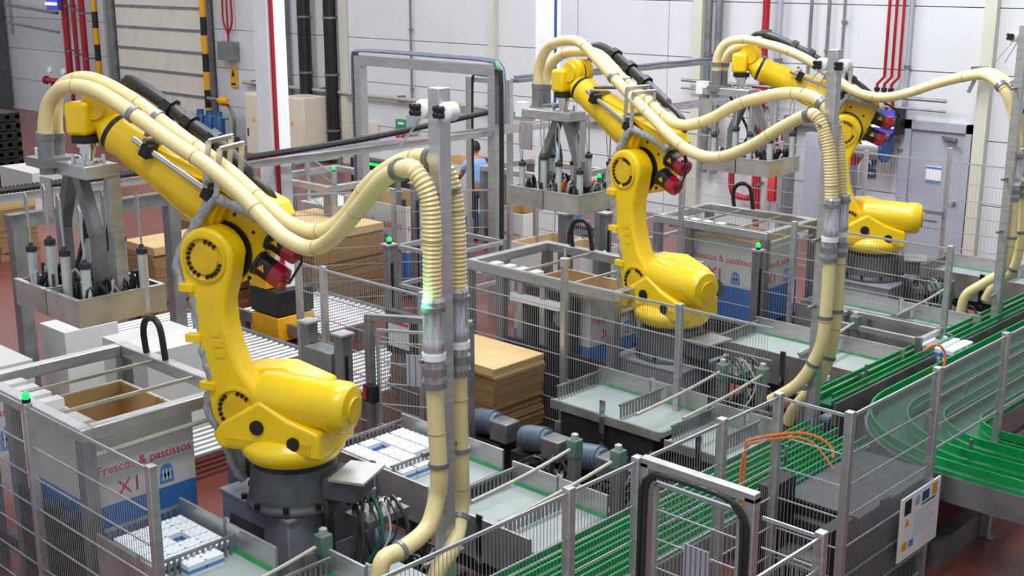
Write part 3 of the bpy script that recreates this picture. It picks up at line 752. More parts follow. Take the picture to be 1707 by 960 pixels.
PED = []
def pedestal(x, y, z, label):
    t = thing('robot_pedestal', label, 'pedestal', (x, y, 0))
    MB().prism([(x - .44, 0), (x + .44, 0), (x + .42, z - .03), (x - .42, z - .03)], y - .41, y + .41).build('body', 'pedgrey', t, bevel=.012)
    MB().box(x - .44, y - .42, z - .03, x + .44, y + .42, z).build('top_plate', 'pedgrey', t, bevel=.006)
    MB().box(x - .3, y - .42, .12, x + .12, y - .40, z - .16).build('side_recess', 'dgrey', t)
    MB().box(x + .455, y - .3, .12, x + .47, y + .3, z - .3).build('inspection_panel', 'pedgrey', t, bevel=.005)
    MB().box(x - .55, y - .55, 0, x + .55, y + .55, .04).build('foot_plate', 'dgrey', t)
    # connector cluster on the back with looping cables
    MB().box(x + .5, y + .05, z - .12, x + .78, y + .45, z - .06).bar((x + .6, y + .1, z - .1), (x + .52, y + .1, z - .5), .04).build('connector_plate', 'dsteel', t)
    b = MB()
    for k in range(6): b.cyl((x + .55 + .04 * k, y + .1 + .05 * k, z - .06), (x + .57 + .04 * k, y + .1 + .05 * k, z + .03), .02, n=8)
    b.build('connectors', 'chrome', t, kind='stuff')
    rr = random.Random(int(y * 10))
    for k in range(7):
        sx = x + .52 + .045 * k * .7; sy = y + .08 + .05 * k * .8
        ex_, ey_ = x + .55 + rr.random() * .35, y - .35 + rr.random() * .6
        MB().tube(bez([(sx, sy, z), (sx + .08, sy - .02, z + .06), (sx + .2 + .1 * rr.random(), sy - .1, z - .2), (ex_, ey_, z - .65), (ex_ - .1, ey_ - .1, .1)], .07), .008 + .009 * (k % 3 == 0), 6).build('cable', ('cable', 'cable', 'rubber', 'gbelt', 'rod')[k % 5], t)
    MB().tube(bez([(x + .47, y - .1, z + .1), (x + .52, y - .12, z - .1), (x + .5, y - .1, .1)], .06), .045, 8).build('trunk_cable', 'cable', t)
pedestal(-7.28, 5.28, .99, 'grey steel pedestal under the nearest robot')
pedestal(-7.22, 9.99, .99, 'grey steel pedestal under the middle robot, seen through the mesh')
pedestal(-7.30, 14.46, .99, 'grey steel pedestal under the farthest robot')
W1 = robot((-7.13, 5.15, .99), 204.8, 9.6, 29.8, 'nearest and largest yellow robot arm, at the left, reaching over a bin')
W2 = robot((-7.22, 9.99, .99), 172.5, 11.0, 24.3, 'middle yellow robot arm reaching up toward the white column')
W3 = robot((-7.33, 14.46, .99), 206.9, 6.5, 22.0, 'farthest yellow robot arm, partly behind the second hose mast', 1.53)

# ------------------------------------------------------------------ grippers
def gripper(W, pc, label, h1, h2, seed):
    """W: flange point, pc: pan centre xy"""
    zb, zt = 2.3, 2.5
    x, y = pc; zp = W.z - .07
    t = thing('suction_gripper', label, 'gripper', (x, y, zb))
    hx, hy = .5, .36
    for s, (a, b_) in enumerate(((x - hx, x - .01), (x + .01, x + hx))):
        b = MB()
        th = .012
        b.box(a, y - hy, zb, b_, y - hy + th, zt).box(a, y + hy - th, zb, b_, y + hy, zt).box(a, y - hy + th, zb, a + th, y + hy - th, zt).box(b_ - th, y - hy + th, zb, b_, y + hy - th, zt).box(a + th, y - hy + th, zb, b_ - th, y + hy - th, zb + .02)
        pn = b.build('pan_half', 'panst', t)
        MB().box(a, y - hy - .006, zt, b_, y - hy + .03, zt + .01).box(a, y + hy - .03, zt, b_, y + hy, zt + .01).box(b_ - .03, y - hy + .03, zt, b_ + .004, y + hy - .03, zt + .01).build('rim', 'steel', pn)
    bx0, bx1 = W.x - .5, W.x + .2
    by0, by1 = W.y - .14, W.y + .14
    top = MB().box(bx0, by0, zp - .1, bx1, by1, zp).build('top_beam', 'steel', t, bevel=.008)
    MB().cyl((W.x, W.y, zp), (W.x, W.y, zp + .07), .05, n=20).cyl((W.x, W.y, zp), (W.x, W.y, zp + .02), .1, n=20).build('adapter_flange', 'chrome', t)
    b = MB()
    for dx, dy in ((.08, .08), (-.08, .08), (.08, -.08), (-.08, -.08)): b.cyl((W.x + dx, W.y + dy, zp), (W.x + dx, W.y + dy, zp + .06), .014, n=8)
    b.build('flange_bolt', 'chrome', t)
    zk = zp - .55
    for sx in (-.3, .22):
        xx = x + sx
        s = MB().bar((x + sx * .25, W.y - .02, zp - .1), (xx, y - .02, zk), .085).build('diagonal_strut', 'dsteel', t)
        MB().box(xx - .045, y - .06, zb + .02, xx + .045, y + .03, zk + .02).build('leg', 'dsteel', t)
    MB().box(bx1 - .09, by1 - .09, zb + .02, bx1, by1, zp - .1).build('leg', 'steel', t)
    MB().box(bx0 - .02, by0, zk + .1, bx0 + .16, by0 + .01, zk + .4).build('side_plate', 'panst', t)
    MB().box(bx0 - .12, by0 + .03, zp - .1, bx0, by0 + .15, zp + .06).build('valve_block', 'white', t)
    # ducts that take the hoses
    for h in (h1, h2):
        MB().cyl((h[0], h[1], zp - .1), (h[0], h[1], h[2] + .02), .06, n=16).build('hose_duct', 'dsteel', t)
    MB().box(min(h1[0], h2[0]) - .08, min(h1[1], h2[1]) - .07, zp - .05, max(h1[0], h2[0]) + .08, max(h1[1], h2[1]) + .07, zp + .02).build('duct_box', 'dsteel', t)
    # stub cylinders on the pan
    k = 0
    for sx in (-.42, -.1, .12, .42):
        for sy in (-.24, .2):
            px_, py_ = x + sx + (.05 if sy > 0 else 0), y + sy
            hh = .22 + .05 * ((k * 7) % 3)
            c = MB().cyl((px_, py_, zb + .02), (px_, py_, zt + hh), .036, n=12).build('air_cylinder', 'pbody', t)
            MB().lathe((px_, py_, zt + hh), (0, 0, 1), [(0, .042), (.04, .042), (.05, .02), (.07, .014)], 12).build('cylinder_cap', 'rubber', c)
            MB().cyl((px_, py_, zt + hh + .05), (px_, py_, zt + hh + .42), .009, n=6).tube(bez([(px_, py_, zt + hh + .42), (px_ - .03, py_, zt + hh + .46), (px_ - .07, py_ + .02, zt + hh + .3), (px_ - .04, py_ + .03, zt + hh)], .05), .006, 5).build('guide_rod', 'wire', c)
            k += 1
    rr = random.Random(seed)
    for m in ('black', 'rubber', 'orange', 'green', 'black', 'belt', 'pipered', 'cable', 'black', 'dsteel'):
        b = MB()
        for q in range({'orange': 3, 'green': 2, 'pipered': 1}.get(m, 9)):
            a = Vector((x + rr.uniform(-.44, .44), y + rr.uniform(-.3, .3), zb + .1))
            e = a + Vector((rr.uniform(-.15, .15), rr.uniform(-.15, .15), 0))
            e.x = min(max(e.x, x - .46), x + .46); e.y = min(max(e.y, y - .32), y + .32)
            b.tube(bez([a, a.lerp(e, .3) + Vector((0, 0, rr.uniform(.08, .2))), a.lerp(e, .7) + Vector((0, 0, rr.uniform(.06, .2))), e], .05), rr.uniform(.008, .02), 6)
        b.build('air_line', m, t, kind='stuff')
    b = MB()
    for q in range(26):
        a = (x + rr.uniform(-.44, .44), y + rr.uniform(-.3, .3)); s = rr.uniform(.02, .045)
        b.box(a[0] - s, a[1] - s, zb + .02, a[0] + s, a[1] + s, zb + rr.uniform(.1, .22))
    b.build('valve_cluster', 'black', t, kind='stuff')
    MB().tube(bez([(W.x - .1, W.y + .1, zp), (W.x - .3, W.y + .15, zp - .05), (x - .1, y + .05, zk), (x - .2, y, zb + .25)], .06), .02, 6).tube(bez([(W.x + .05, W.y + .1, zp), (W.x + .1, W.y + .1, zp - .3), (x + .2, y, zb + .25)], .06), .02, 6).build('down_cable', 'rubber', t)
gripper(W1, (-8.78, 4.5), 'steel suction gripper hanging from the nearest robot, over the open bin', HOSE_PATHS['1a'][0], HOSE_PATHS['1b'][0], 1)
gripper(W2, (-8.92, 10.25), 'steel suction gripper of the middle robot, in front of the plain white column', HOSE_PATHS['2a'][0], HOSE_PATHS['2b'][0], 2)
gripper(W3, (-8.75, 13.72), 'steel suction gripper of the farthest robot, near the red riser', HOSE_PATHS['3a'][0], HOSE_PATHS['3b'][0], 3)

# ------------------------------------------------------------------ masts and hoses
def mast(y, x, label, ztop=4.19):
    t = thing('hose_mast', label, 'post', (x, y, 0))
    MB().box(x - .048, y - .048, 0, x + .048, y + .048, ztop).build('post', 'steel', t, bevel=.006)
    MB().box(x - .14, y - .14, 0, x + .14, y + .14, .02).build('foot_plate', 'dsteel', t)
    for sx in (-1, 1):
        cx, cz = x + sx * .1, ztop - .13 - .0 * sx
        h = MB().lathe((cx, y + .02, cz), (-.35 * 0, -1, 0), [(0, .055), (.07, .058), (.08, .05), (.085, .03)], 24).build('hub_disc', 'white', t)
        b = MB()
        for k in range(4):
            a = math.radians(45 + 90 * k)
            b.lathe((cx + .026 * math.cos(a) - .02, y - .065, cz + .026 * math.sin(a)), (0, -1, 0), [(0, .019), (.03, .019), (.035, .014)], 12)
        b.lathe((cx - .02, y - .065, cz), (0, -1, 0), [(0, .025), (.03, .025)], 12)
        b.build('clamp_knob', 'black', h)
    MB().bar((x, y, ztop - .03), (x - .27, y - .08, 3.82), .008).bar((x, y + .03, ztop - .03), (x - .25, y + .16, 3.82), .008).build('suspension_wire', 'wire', t)
    b = MB()
    for z in (3.55, 2.55, 1.95, 1.2): b.box(x - .03, y - .17, z, x + .0, y + .17, z + .025)
    b.build('hose_bracket', 'dsteel', t)
    return t
mast(4.95, -5.28, 'tall steel mast carrying the hoses of the nearest robot')
mast(9.56, -5.32, 'tall steel mast carrying the hoses of the middle robot')
mast(13.85, -5.44, 'steel mast at the right edge carrying the hoses of the farthest robot', 4.25)

def hose(key, label, ripple, cuff):
    pts = HOSE_PATHS[key]
    t = thing('suction_hose', label, 'hose', pts[-1])
    P_ = bez(pts, .013 if ripple else .05)
    R_ = .055
    MB().tube(P_, R_, 14, (lambda k: R_ + (.0028 if k % 2 else -.0028) * (1.5 if P_[k].x > -5.42 and P_[k].z > 2.75 else .25)) if ripple else None).build('corrugated_hose', 'hose', t)
    n = len(P_)
    L = [0]
    for a, b_ in zip(P_, P_[1:]): L.append(L[-1] + (b_ - a).length)
    def at(s):
        for i, l in enumerate(L):
            if l >= s: return i
        return n - 2
    def band(i, r, w, m, nm):
        i = max(1, min(n - 2, i))
        d = (P_[i + 1] - P_[i - 1]).normalized()
        return MB().cyl(P_[i] - d * w / 2, P_[i] + d * w / 2, r, n=18).build(nm, m, t)
    band(2, R_ + .012, .05, 'dsteel', 'hose_clamp')
    # highest point over the mast side and thin print rings along the hose
    for s in range(1, int(L[-1] / .6)):
        band(at(s * .6), R_ + .0032, .007, 'dcream', 'band_mark')
    # coupling on the vertical run
    vi = min(range(n), key=lambda i: abs(P_[i].z - cuff) + (0 if P_[i].x > -5.6 else 9))
    d = Vector((0, 0, 1)); p = P_[vi]
    c = MB().lathe(p - d * .26, d, [(0, .062), (.03, .07), (.06, .07), (.065, .062), (.2, .062), (.22, .07), (.28, .07), (.3, .064), (.5, .064), (.52, .07), (.54, .062)], 24).build('coupling', 'chrome_streaks', t, label='silver coupling')
    MB().cyl(p - d * .1, p - d * .06, .074, n=20).build('white_ring', 'white', c)
    MB().cyl(p - d * .2, p - d * .15, .076, n=20).cyl(p - d * .28, p - d * .24, .076, n=20).cyl(p + d * .2, p + d * .23, .075, n=20).build('pipe_clip', 'dsteel', c)
    for z in (1.9, 1.45):
        vi = min(range(n), key=lambda i: abs(P_[i].z - z) + (0 if P_[i].x > -5.6 else 9))
        band(vi, R_ + .01, .03, 'dsteel', 'pipe_clip')
    vi = min(range(n), key=lambda i: (P_[i] - Vector((-5.5, P_[i].y, 3.72))).length)
    band(vi, R_ + .014, .05, 'dsteel', 'hose_clamp')
    vi = min(range(n), key=lambda i: (P_[i] - Vector((-8.05 if key[0] != '3' else -7.6, P_[i].y, 3.8))).length)
    band(vi, R_ + .01, .04, 'dsteel', 'hose_clamp')
hose('1a', 'front one of two cream hoses from the nearest gripper down the tall mast', True, 2.68)
hose('1b', 'rear one of two cream hoses, running behind the nearest steel mast', True, 2.68)
hose('2a', 'cream hose of the middle robot with the lower sag, left side of its mast', True, 2.68)
hose('2b', 'upper cream hose of the middle robot, passing behind its mast', True, 2.68)
hose('3a', 'front cream hose of the farthest robot rising to the mast at the right edge', False, 2.6)
hose('3b', 'rear cream hose of the farthest robot at the right edge', False, 2.6)
for key, who in (('1c', 'nearest'), ('2c', 'middle'), ('3c', 'farthest')):
    pts = HOSE_PATHS[key]
    t = thing('cable_conduit', 'thick black conduit above the forearm of the %s robot' % who, 'conduit', pts[-1])
    P_ = bez(pts, .04)
    n = len(P_)
    MB().tube(P_, .04, 10, lambda k: .054 if .1 < k / n < .75 else .03).build('conduit_tube', 'cable', t)
    for fr in (.32, .44, .56):
        i = int(n * fr); d = (P_[i + 1] - P_[i - 1]).normalized()
        MB().cyl(P_[i] - d * .035, P_[i] + d * .035, .082, n=8).bar(P_[i], P_[i] + Vector((0, 0, -.12)), .04).build('conduit_clamp', 'black', t)
# ------------------------------------------------------------------ bins and boxes
def open_box(x0, x1, y0, y1, z0, z1, label, blue=.45, txt=True, txty=True, closed=False, name='bin_box', inner='card'):
    t = thing(name, label, 'box', ((x0 + x1) / 2, (y0 + y1) / 2, z0))
    th = .015; zb = z0 + (z1 - z0) * blue
    b = MB()
    for (a, c, d, e) in ((x0, x1, y0, y0 + th), (x0, x1, y1 - th, y1), (x0, x0 + th, y0 + th, y1 - th), (x1 - th, x1, y0 + th, y1 - th)):
        b.box(a, d, zb, c, e, z1)
    wl = b.build('upper_wall', 'cardw', t)
    b = MB()
    if blue > 0:
        for (a, c, d, e) in ((x0, x1, y0, y0 + th), (x0, x1, y1 - th, y1), (x0, x0 + th, y0 + th, y1 - th), (x1 - th, x1, y0 + th, y1 - th)):
            b.box(a, d, z0, c, e, zb)
        b.build('lower_wall', 'blue', t)
    if closed:
        MB().box(x0, y0, z1, x1, y1, z1 + .015).build('lid', 'cardw', t)
    else:
        b = MB(); e = th + .002
        b.box(x0 + e, y0 + e, z0, x1 - e, y0 + e + .008, z1 - .004).box(x0 + e, y1 - e - .008, z0, x1 - e, y1 - e, z1 - .004)
        b.box(x0 + e, y0 + e, z0, x0 + e + .008, y1 - e, z1 - .004).box(x1 - e - .008, y0 + e, z0, x1 - e, y1 - e, z1 - .004)
        b.box(x0 + e, y0 + e, z0, x1 - e, y1 - e, z0 + .02)
        b.build('inner_lining', inner, t)
    H_ = z1 - zb; Wd = y1 - y0; Wx = x1 - x0
    def icon(c, face):
        b = MB()
        s = H_ * .11
        if face == 'x':
            b.lathe((x1, c, zb + H_ * .24), (1, 0, 0), [(0, s * .9), (.003, s * .9)], 16).box(x1, c - s, zb + H_ * .06, x1 + .003, c + s, zb + H_ * .2)
        else:
            b.lathe((c, y0, zb + H_ * .24), (0, -1, 0), [(0, s * .9), (.003, s * .9)], 16).box(c - s, y0 - .003, zb + H_ * .06, c + s, y0, zb + H_ * .2)
        o = b.build('printed_icon', 'inkblue', wl)
        b = MB()
        for q in (-.5, 0, .5):
            if face == 'x': b.box(x1 + .003, c + q * s - s * .1, zb + H_ * .1, x1 + .005, c + q * s + s * .1, zb + H_ * .26)
            else: b.box(c + q * s - s * .1, y0 - .005, zb + H_ * .1, c + q * s + s * .1, y0 - .003, zb + H_ * .26)
        b.build('icon_lines', 'cardw', wl)
    if txt:
        text('Frescos & pastissos', Wd * .12, (x1 + .002, (y0 + y1) / 2, zb + H_ * .5), ROT_PX, 'inkred', wl)
        text('X1', Wd * .2, (x1 + .002, y0 + Wd * .33, zb + H_ * .19), ROT_PX, 'inkred', wl)
        icon(y0 + Wd * .7, 'x')
    if txty:
        text('Frescos & pastissos', Wx * .11, ((x0 + x1) / 2, y0 - .002, zb + H_ * .56), ROT_MY, 'inkred', wl)
        text('X1', Wx * .18, (x0 + Wx * .4, y0 - .002, zb + H_ * .22), ROT_MY, 'inkred', wl)
        icon(x0 + Wx * .68, 'y')
    return t
open_box(-9.05, -8.0, 4.0, 4.84, .45, 1.56, 'open blue and white printed bin box under the nearest gripper', .5, True, False)
open_box(-9.1, -8.0, 9.62, 10.5, .45, 1.5, 'open blue and white printed bin box under the middle gripper', .5, True, False)
open_box(-9.25, -8.15, 13.1, 14.0, .45, 1.5, 'open printed bin box inside the farthest steel bin frame', .42)
open_box(-15.0, -13.55, 12.0, 13.05, .15, 1.42, 'open printed box with X1 left of the nearest mast hoses, beyond the corridor', .45)
open_box(-17.9, -16.7, 16.3, 17.3, .0, 1.2, 'open printed box the person in the blue shirt works at', .2)
open_box(-16.6, -15.4, 17.0, 18.2, .0, 1.2, 'open box with blue band just right of the tall steel portal', .3, False, False)
open_box(-13.0, -12.3, 13.2, 13.9, .0, 1.3, 'narrow printed X1 box right of the green cable of the portal', .45)
open_box(-11.5, -10.95, 12.1, 12.95, .4, 1.2, 'white box with brown inside beyond the middle bin frame, left one', 0, False, False)
open_box(-10.9, -10.25, 12.1, 12.95, .4, 1.2, 'white box with brown inside beyond the middle bin frame, right one', 0, False, False)
open_box(-9.6, -8.75, 12.0, 12.75, .3, 1.25, 'white box open at the top, just right behind the middle robot barrel', 0, False, True)
open_box(-11.9, -11.0, 4.0, 5.0, .4, 1.25, 'closed white carton at the left edge beyond the nearest bin frame', 0, True, False, True)
open_box(-12.3, -11.75, 5.7, 6.3, .3, 1.2, 'slim white carton seen under the nearest gripper, left side', 0, False, False, True)
open_box(-11.35, -10.5, 5.9, 6.7, .3, 1.2, 'pale closed carton right behind the nearest bin frame', 0, False, False, True)
open_box(-10.4, -9.75, 2.9, 3.7, .3, 1.15, 'blue and white carton at the left edge outside the fence', .65, False, False)
open_box(-24.6, -23.2, 10.9, 12.0, 0, .95, 'beige closed carton on the floor beside the black crates', 0, False, False, True)
open_box(-16.0, -15.2, 11.9, 12.7, .4, 1.2, 'white carton standing inside the far left steel frame', 0, False, False, True)
# bin frames: stainless square tube tables around the boxes
def bin_stand(x0, x1, y0, y1, z, label, guides=True, rods=True):
    t = thing('bin_stand', label, 'frame', ((x0 + x1) / 2, (y0 + y1) / 2, 0))
    s = .1
    MB().box(x0, y0, z - s, x1, y0 + s, z).build('top_beam', 'steel', t, bevel=.008)
    MB().box(x0, y1 - s, z - s, x1, y1, z).build('top_beam', 'steel', t, bevel=.008)
    MB().box(x0, y0 + s, z - s, x0 + s, y1 - s, z).build('top_beam', 'steel', t, bevel=.008)
    MB().box(x1 - s, y0 + s, z - s, x1, y1 - s, z).build('top_beam', 'steel', t, bevel=.008)
    for px_, py_ in ((x0, y0), (x1 - s, y0), (x0, y1 - s), (x1 - s, y1 - s)):
        MB().box(px_, py_, 0, px_ + s, py_ + s, z - s).build('post', 'dsteel', t)
    MB().box(x0 + .5, y0 + .01, 0, x0 + .6, y0 + .09, z - s).build('post', 'dsteel', t)
    MB().box(x0, y0 + .02, .3, x1, y0 + .08, .42).box(x0, y1 - .08, .3, x1, y1 - .02, .42).build('lower_rail', 'dkmach', t)
    if guides:
        MB().box(x0 + .15, y0 + .14, z - .16, x1 - .3, y0 + .3, z - .1).build('side_clamp', 'panst', t)
        MB().cyl((x1 - .02, y0 + .1, z - .22), (x1 - .02, y1 - .15, z - .2), .02, n=8).build('front_rod', 'rod', t)
        b = MB()
        for k in range(4):
            b.box(x0 + .25 + .2 * k, y0 + .12, z - .12, x0 + .36 + .2 * k, y0 + .28, z - .02)
        b.build('clamp_actuator', 'white', t)
    if rods:
        MB().tube(bez([(x0 + .45, y1 - .05, z - .05), (x0 + .42, y1 - .05, z + .2), (x0 + .52, y1 - .05, z + .32), (x0 + .68, y1 - .05, z + .28), (x0 + .75, y1 - .05, z - .05)], .05), .028, 8).build('cable_loop', 'cable', t)
        b = MB()
        for k in (0.35, .7): b.bar((x0 + (x1 - x0) * k, y0 + .1, z - .03), (x0 + (x1 - x0) * k + .0, y1 - .1, z - .03), .025)
        b.build('cross_rod', 'rod', t)
    b = MB().box(x1 - .06, y1, .3, x1 + .0, y1 + .1, 1.3)
    b.build('cable_channel', 'dkmach', t)
    if guides and y0 < 10: MB().box(x0 + .62, y0 + .0, .2, x1 - .1, y0 + .03, z - .75).build('side_panel', 'dkmach', t)
    if 9 < y0 < 10:
        MB().box(x0 + .75, y0 + .1, .3, x1 - .6, y0 + .16, z - .2).build('dark_fill_plate', 'dkmach', t)  # dark plate added to imitate the darkness seen through the frame
        for k in range(3): MB().box(x0 + .8 + .32 * k, y0 + .03, .3, x0 + .87 + .32 * k, y0 + .1, z - .12).build('guide_upright', 'steel', t)
        MB().box(x0 + .7, y0 + .02, z - .34, x1 - .75, y0 + .1, z - .26).build('clamp_body', 'white', t)
        MB().lathe((x1 - .75, y0 + .05, z - .42), (0, -1, 0), [(0, .09), (.03, .09)], 16).build('pulley', 'dsteel', t)
    MB().box(x1 - .45, y0 + .2, .3, x1 - .05, y1 - .2, .4).box(x0 + .1, y0 + .2, .3, x1 - .5, y1 - .2, .4).build('conveyor_bed', 'dkmach', t)
    return t
bin_stand(-9.6, -7.85, 3.86, 5.2, 1.7, 'stainless frame around the nearest bin box, lower left')
bin_stand(-9.67, -7.5, 9.4, 10.8, 1.7, 'stainless frame around the middle bin box behind the mesh fence')
bin_stand(-9.7, -7.97, 12.93, 14.2, 1.7, 'stainless frame around the farthest bin box, behind the middle mast')
bin_stand(-16.1, -14.5, 11.3, 12.75, 1.7, 'stainless frame in the background right of the red-striped column', False, False)
bin_stand(-15.2, -13.4, 15.2, 16.5, 1.5, 'stainless frame in the background behind the middle gripper', False, False)

# cardboard stacks: each flat bundle is a thing
ORD = ['topmost', 'second', 'third', 'fourth', 'fifth', 'sixth', 'seventh', 'eighth', 'ninth', 'tenth', 'eleventh', 'twelfth']
def stack(x0, x1, y0, y1, z0, z1, n, where, grp):
    t = thing('pallet', 'low pallet under %s' % where, 'pallet', ((x0 + x1) / 2, (y0 + y1) / 2, z0 - .14))
    b = MB()
    for k in range(5):
        yy = y0 + (y1 - y0) * k / 4.6; MB().box(x0, yy, z0 - .03, x1, yy + .09, z0).build('deck_board', 'cardd', t)
    for k in range(3):
        xx = x0 + (x1 - x0 - .1) * k / 2; MB().box(xx, y0, z0 - .14, xx + .1, y1, z0 - .03).build('bearer', 'cardd', t)
    h = (z1 - z0) / n
    for k in range(n):
        dx, dy = random.uniform(-.02, .02), random.uniform(-.02, .02)
        b = MB(); zz = z0 + h * k; q = 4
        for j in range(q):
            e = random.uniform(-.008, .008)
            b.box(x0 + dx + e, y0 + dy + e, zz + h * j / q, x1 + dx + e, y1 + dy + e, zz + h * (j + .86) / q)
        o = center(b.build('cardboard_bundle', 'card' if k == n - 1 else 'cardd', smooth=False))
        tag(o, 'flat cardboard bundle, %s from top, %s' % (ORD[n - 1 - k], where) if k < n - 1 else 'flat cardboard bundle, topmost, %s' % where, 'cardboard', grp)
stack(-9.5, -7.98, 8.15, 8.87, .14, 1.1, 9, 'the stack behind the mesh right of the nearest mast', 'flat cardboard beside the middle bin frame')
stack(-15.2, -13.6, 10.3, 11.6, .14, 1.25, 10, 'the large stack under the sagging hoses', 'flat cardboard under the hoses')
stack(-16.5, -15.5, 9.95, 11.2, .14, 1.25, 10, 'the stack left of the nearest robot arm', 'flat cardboard left of the nearest robot')
stack(-15.7, -14.9, 8.6, 9.9, .14, 1.15, 9, 'the stack behind the nearest robot elbow', 'flat cardboard behind the elbow')
stack(-21.2, -20.4, 8.9, 9.6, .14, 1.0, 7, 'the stack at the left edge under the cable tray', 'flat cardboard at the left edge')
# black plastic crates, far left
for k in range(9):
    t = thing('plastic_crate', 'black slotted plastic crate at the left edge, %s from top' % ORD[8 - k] if k < 8 else 'black slotted plastic crate topmost of the stack at the left edge', 'crate', (-27.1, 11.7, .2 * k), 'black crates in the stack at the left edge')
    z = .2 * k
    MB().box(-27.7, 11.1, z, -26.5, 12.3, z + .05).box(-27.7, 11.1, z + .13, -26.5, 12.3, z + .18).build('rims', 'black', t)
    b = MB()
    for j in range(6): b.box(-27.7 + .22 * j, 11.1, z + .05, -27.6 + .22 * j, 12.3, z + .13)
    for j in range(6): b.box(-27.7, 11.1 + .22 * j, z + .05, -26.5, 11.2 + .22 * j, z + .13)
    b.build('ribs', 'black', t)

# ------------------------------------------------------------------ conveyors
def roller_conveyor(x0, x1, y0, y1, z, label, pitch=.11):
    t = thing('roller_conveyor', label, 'conveyor', ((x0 + x1) / 2, (y0 + y1) / 2, 0))
    MB().box(x0, y0 - .05, z - .12, x1, y0, z + .02).build('side_frame', 'dsteel', t)
    MB().box(x0, y1, z - .12, x1, y1 + .05, z + .02).build('side_frame', 'dsteel', t)
    me = None; n = int((x1 - x0) / pitch)
    for k in range(n):
        if me is None:
            o = MB().cyl((x0 + .06, y0, z - .03), (x0 + .06, y1, z - .03), .035, n=10).build('roller', 'steel', t); me = o
        else:
            c = me.copy(); COL.objects.link(c); c.parent = t; c.location = (pitch * k, 0, 0)
    for x in (x0 + .1, (x0 + x1) / 2, x1 - .2):
        MB().box(x, y0 - .04, 0, x + .08, y0 + .04, z - .12).build('leg', 'dsteel', t)
        MB().box(x, y1 - .04, 0, x + .08, y1 + .04, z - .12).build('leg', 'dsteel', t)
roller_conveyor(-14.0, -11.2, 7.1, 8.4, .5, 'roller conveyor behind the nearest robot lower arm')
roller_conveyor(-10.9, -9.5, 7.95, 9.2, .5, 'roller conveyor seen through the corridor gate by the nearest mast')
roller_conveyor(-13.3, -11.6, 8.85, 10.1, .55, 'short roller conveyor beyond the corridor, behind the striped column foot')
roller_conveyor(-10.9, -9.9, 5.4, 6.8, .3, 'low roller conveyor carrying cartons behind the nearest bin frame')

def infeed(x0, x1, y0, y1, z, label, packs=0, plates=True, where=''):
    """cross conveyor running along X with side plates, comb guides and belt"""
    t = thing('infeed_conveyor', label, 'conveyor', ((x0 + x1) / 2, (y0 + y1) / 2, 0))
    MB().box(x0, y0, z - .05, x1, y1, z).build('belt', 'belt', t)
    MB().box(x0, y0, z, x1, y0 + .03, z + .004).box(x0, y1 - .03, z, x1, y1, z + .004).build('belt_edge', 'green', t)
    xm = (x0 + x1) / 2
    for a, c in ((x0, xm - .02), (xm + .02, x1)):
        MB().box(a, y0 - .02, z - (.22 if plates else .07), c, y0, z + (.12 if plates else .015)).build('side_plate', 'panst', t)
        MB().box(a, y1, z - .22, c, y1 + .02, z + .18).build('side_plate', 'steel', t)
    MB().box(xm - .03, y0 - .035, z - .3, xm + .03, y0 - .02, z + .16).box(xm - .03, y1 + .02, z - .3, xm + .03, y1 + .035, z + .2).build('plate_bracket', 'chrome', t)
    for x in (x0 + .05, x1 - .12):
        for y in (y0 - .01, y1 - .05):
            MB().box(x, y, 0, x + .07, y + .07, z - .2).build('leg', 'dsteel', t)
    MB().box(x0 + .1, y0 + .02, z - .35, x1 - .1, y1 - .02, z - .1).build('drive_housing', 'dkmach', t)
    for x in (x0 + .04, xm + .15):
        b = MB().box(x, y0 + .02, z + .13, x + .02, y1 - .02, z + .15)
        n = int((y1 - y0 - .06) / .045)
        for k in range(n): b.box(x, y0 + .04 + .045 * k, z + .01, x + .015, y0 + .058 + .045 * k, z + .13)
        b.build('comb_guide', 'dsteel', t)
    # motor beneath
    b = MB().lathe((x1 - .5, y0 - .18, z - .4), (1, 0, 0), [(0, .09), (.05, .1), (.3, .1), (.33, .07)], 14).box(x1 - .2, y0 - .26, z - .48, x1 - .02, y0 - .04, z - .32)
    b.build('drive_motor', 'motorblue', t)
    if packs:
        proto = None
        nx = 6; ny = 4
        for i in range(nx):
            for j in range(ny):
                if (i * 5 + j * 3 + packs) % 9 == 0: continue
                px_ = x0 + .16 + i * .128; py_ = y0 + .06 + (j + .5) * (y1 - y0 - .12) / ny
                if px_ > x1 - .1: continue
                lab = 'white bottle pack, %s row from left, %s from near side, on %s' % (ORD[i].replace('topmost', 'first'), ORD[j].replace('topmost', 'first'), where)
                if proto is None:
                    b = MB()
                    b.box(-.058, -.075, 0, .058, .075, .09)
                    for u in (-.03, .03):
                        for v in (-.05, 0, .05): b.lathe((u, v, .09), (0, 0, 1), [(0, .022), (.008, .018), (.014, .01)], 8)
                    proto = b.build('bottle_pack', 'milk')
                    MB().box(-.06, -.077, .03, .06, .077, .055).build('label_band', 'inkblue', proto)
                    proto['pk'] = 1
                    o = proto
                else:
                    o = proto.copy(); COL.objects.link(o)
                    for ch in proto.children:
                        q = ch.copy(); COL.objects.link(q); q.parent = o
                o.location = (px_, py_, z + .001)
                if 'pk' in o: del o['pk']
                tag(o, lab, 'pack', 'white packs on %s' % where)
    return t
Yc = {1: 5.15, 2: 9.75, 3: 14.3}
infeed(-7.85, -6.6, 6.02, 6.84, .85, 'white loaded infeed conveyor right of the nearest robot pedestal', 1, True, 'the right infeed')
infeed(-6.5, -5.5, 6.0, 6.85, .78, 'empty infeed belt section in front of the nearest mast', 0)
infeed(-7.7, -6.5, 3.85, 4.5, .85, 'loaded infeed conveyor at the bottom left in front of the nearest bin', 2, True, 'the bottom left infeed')
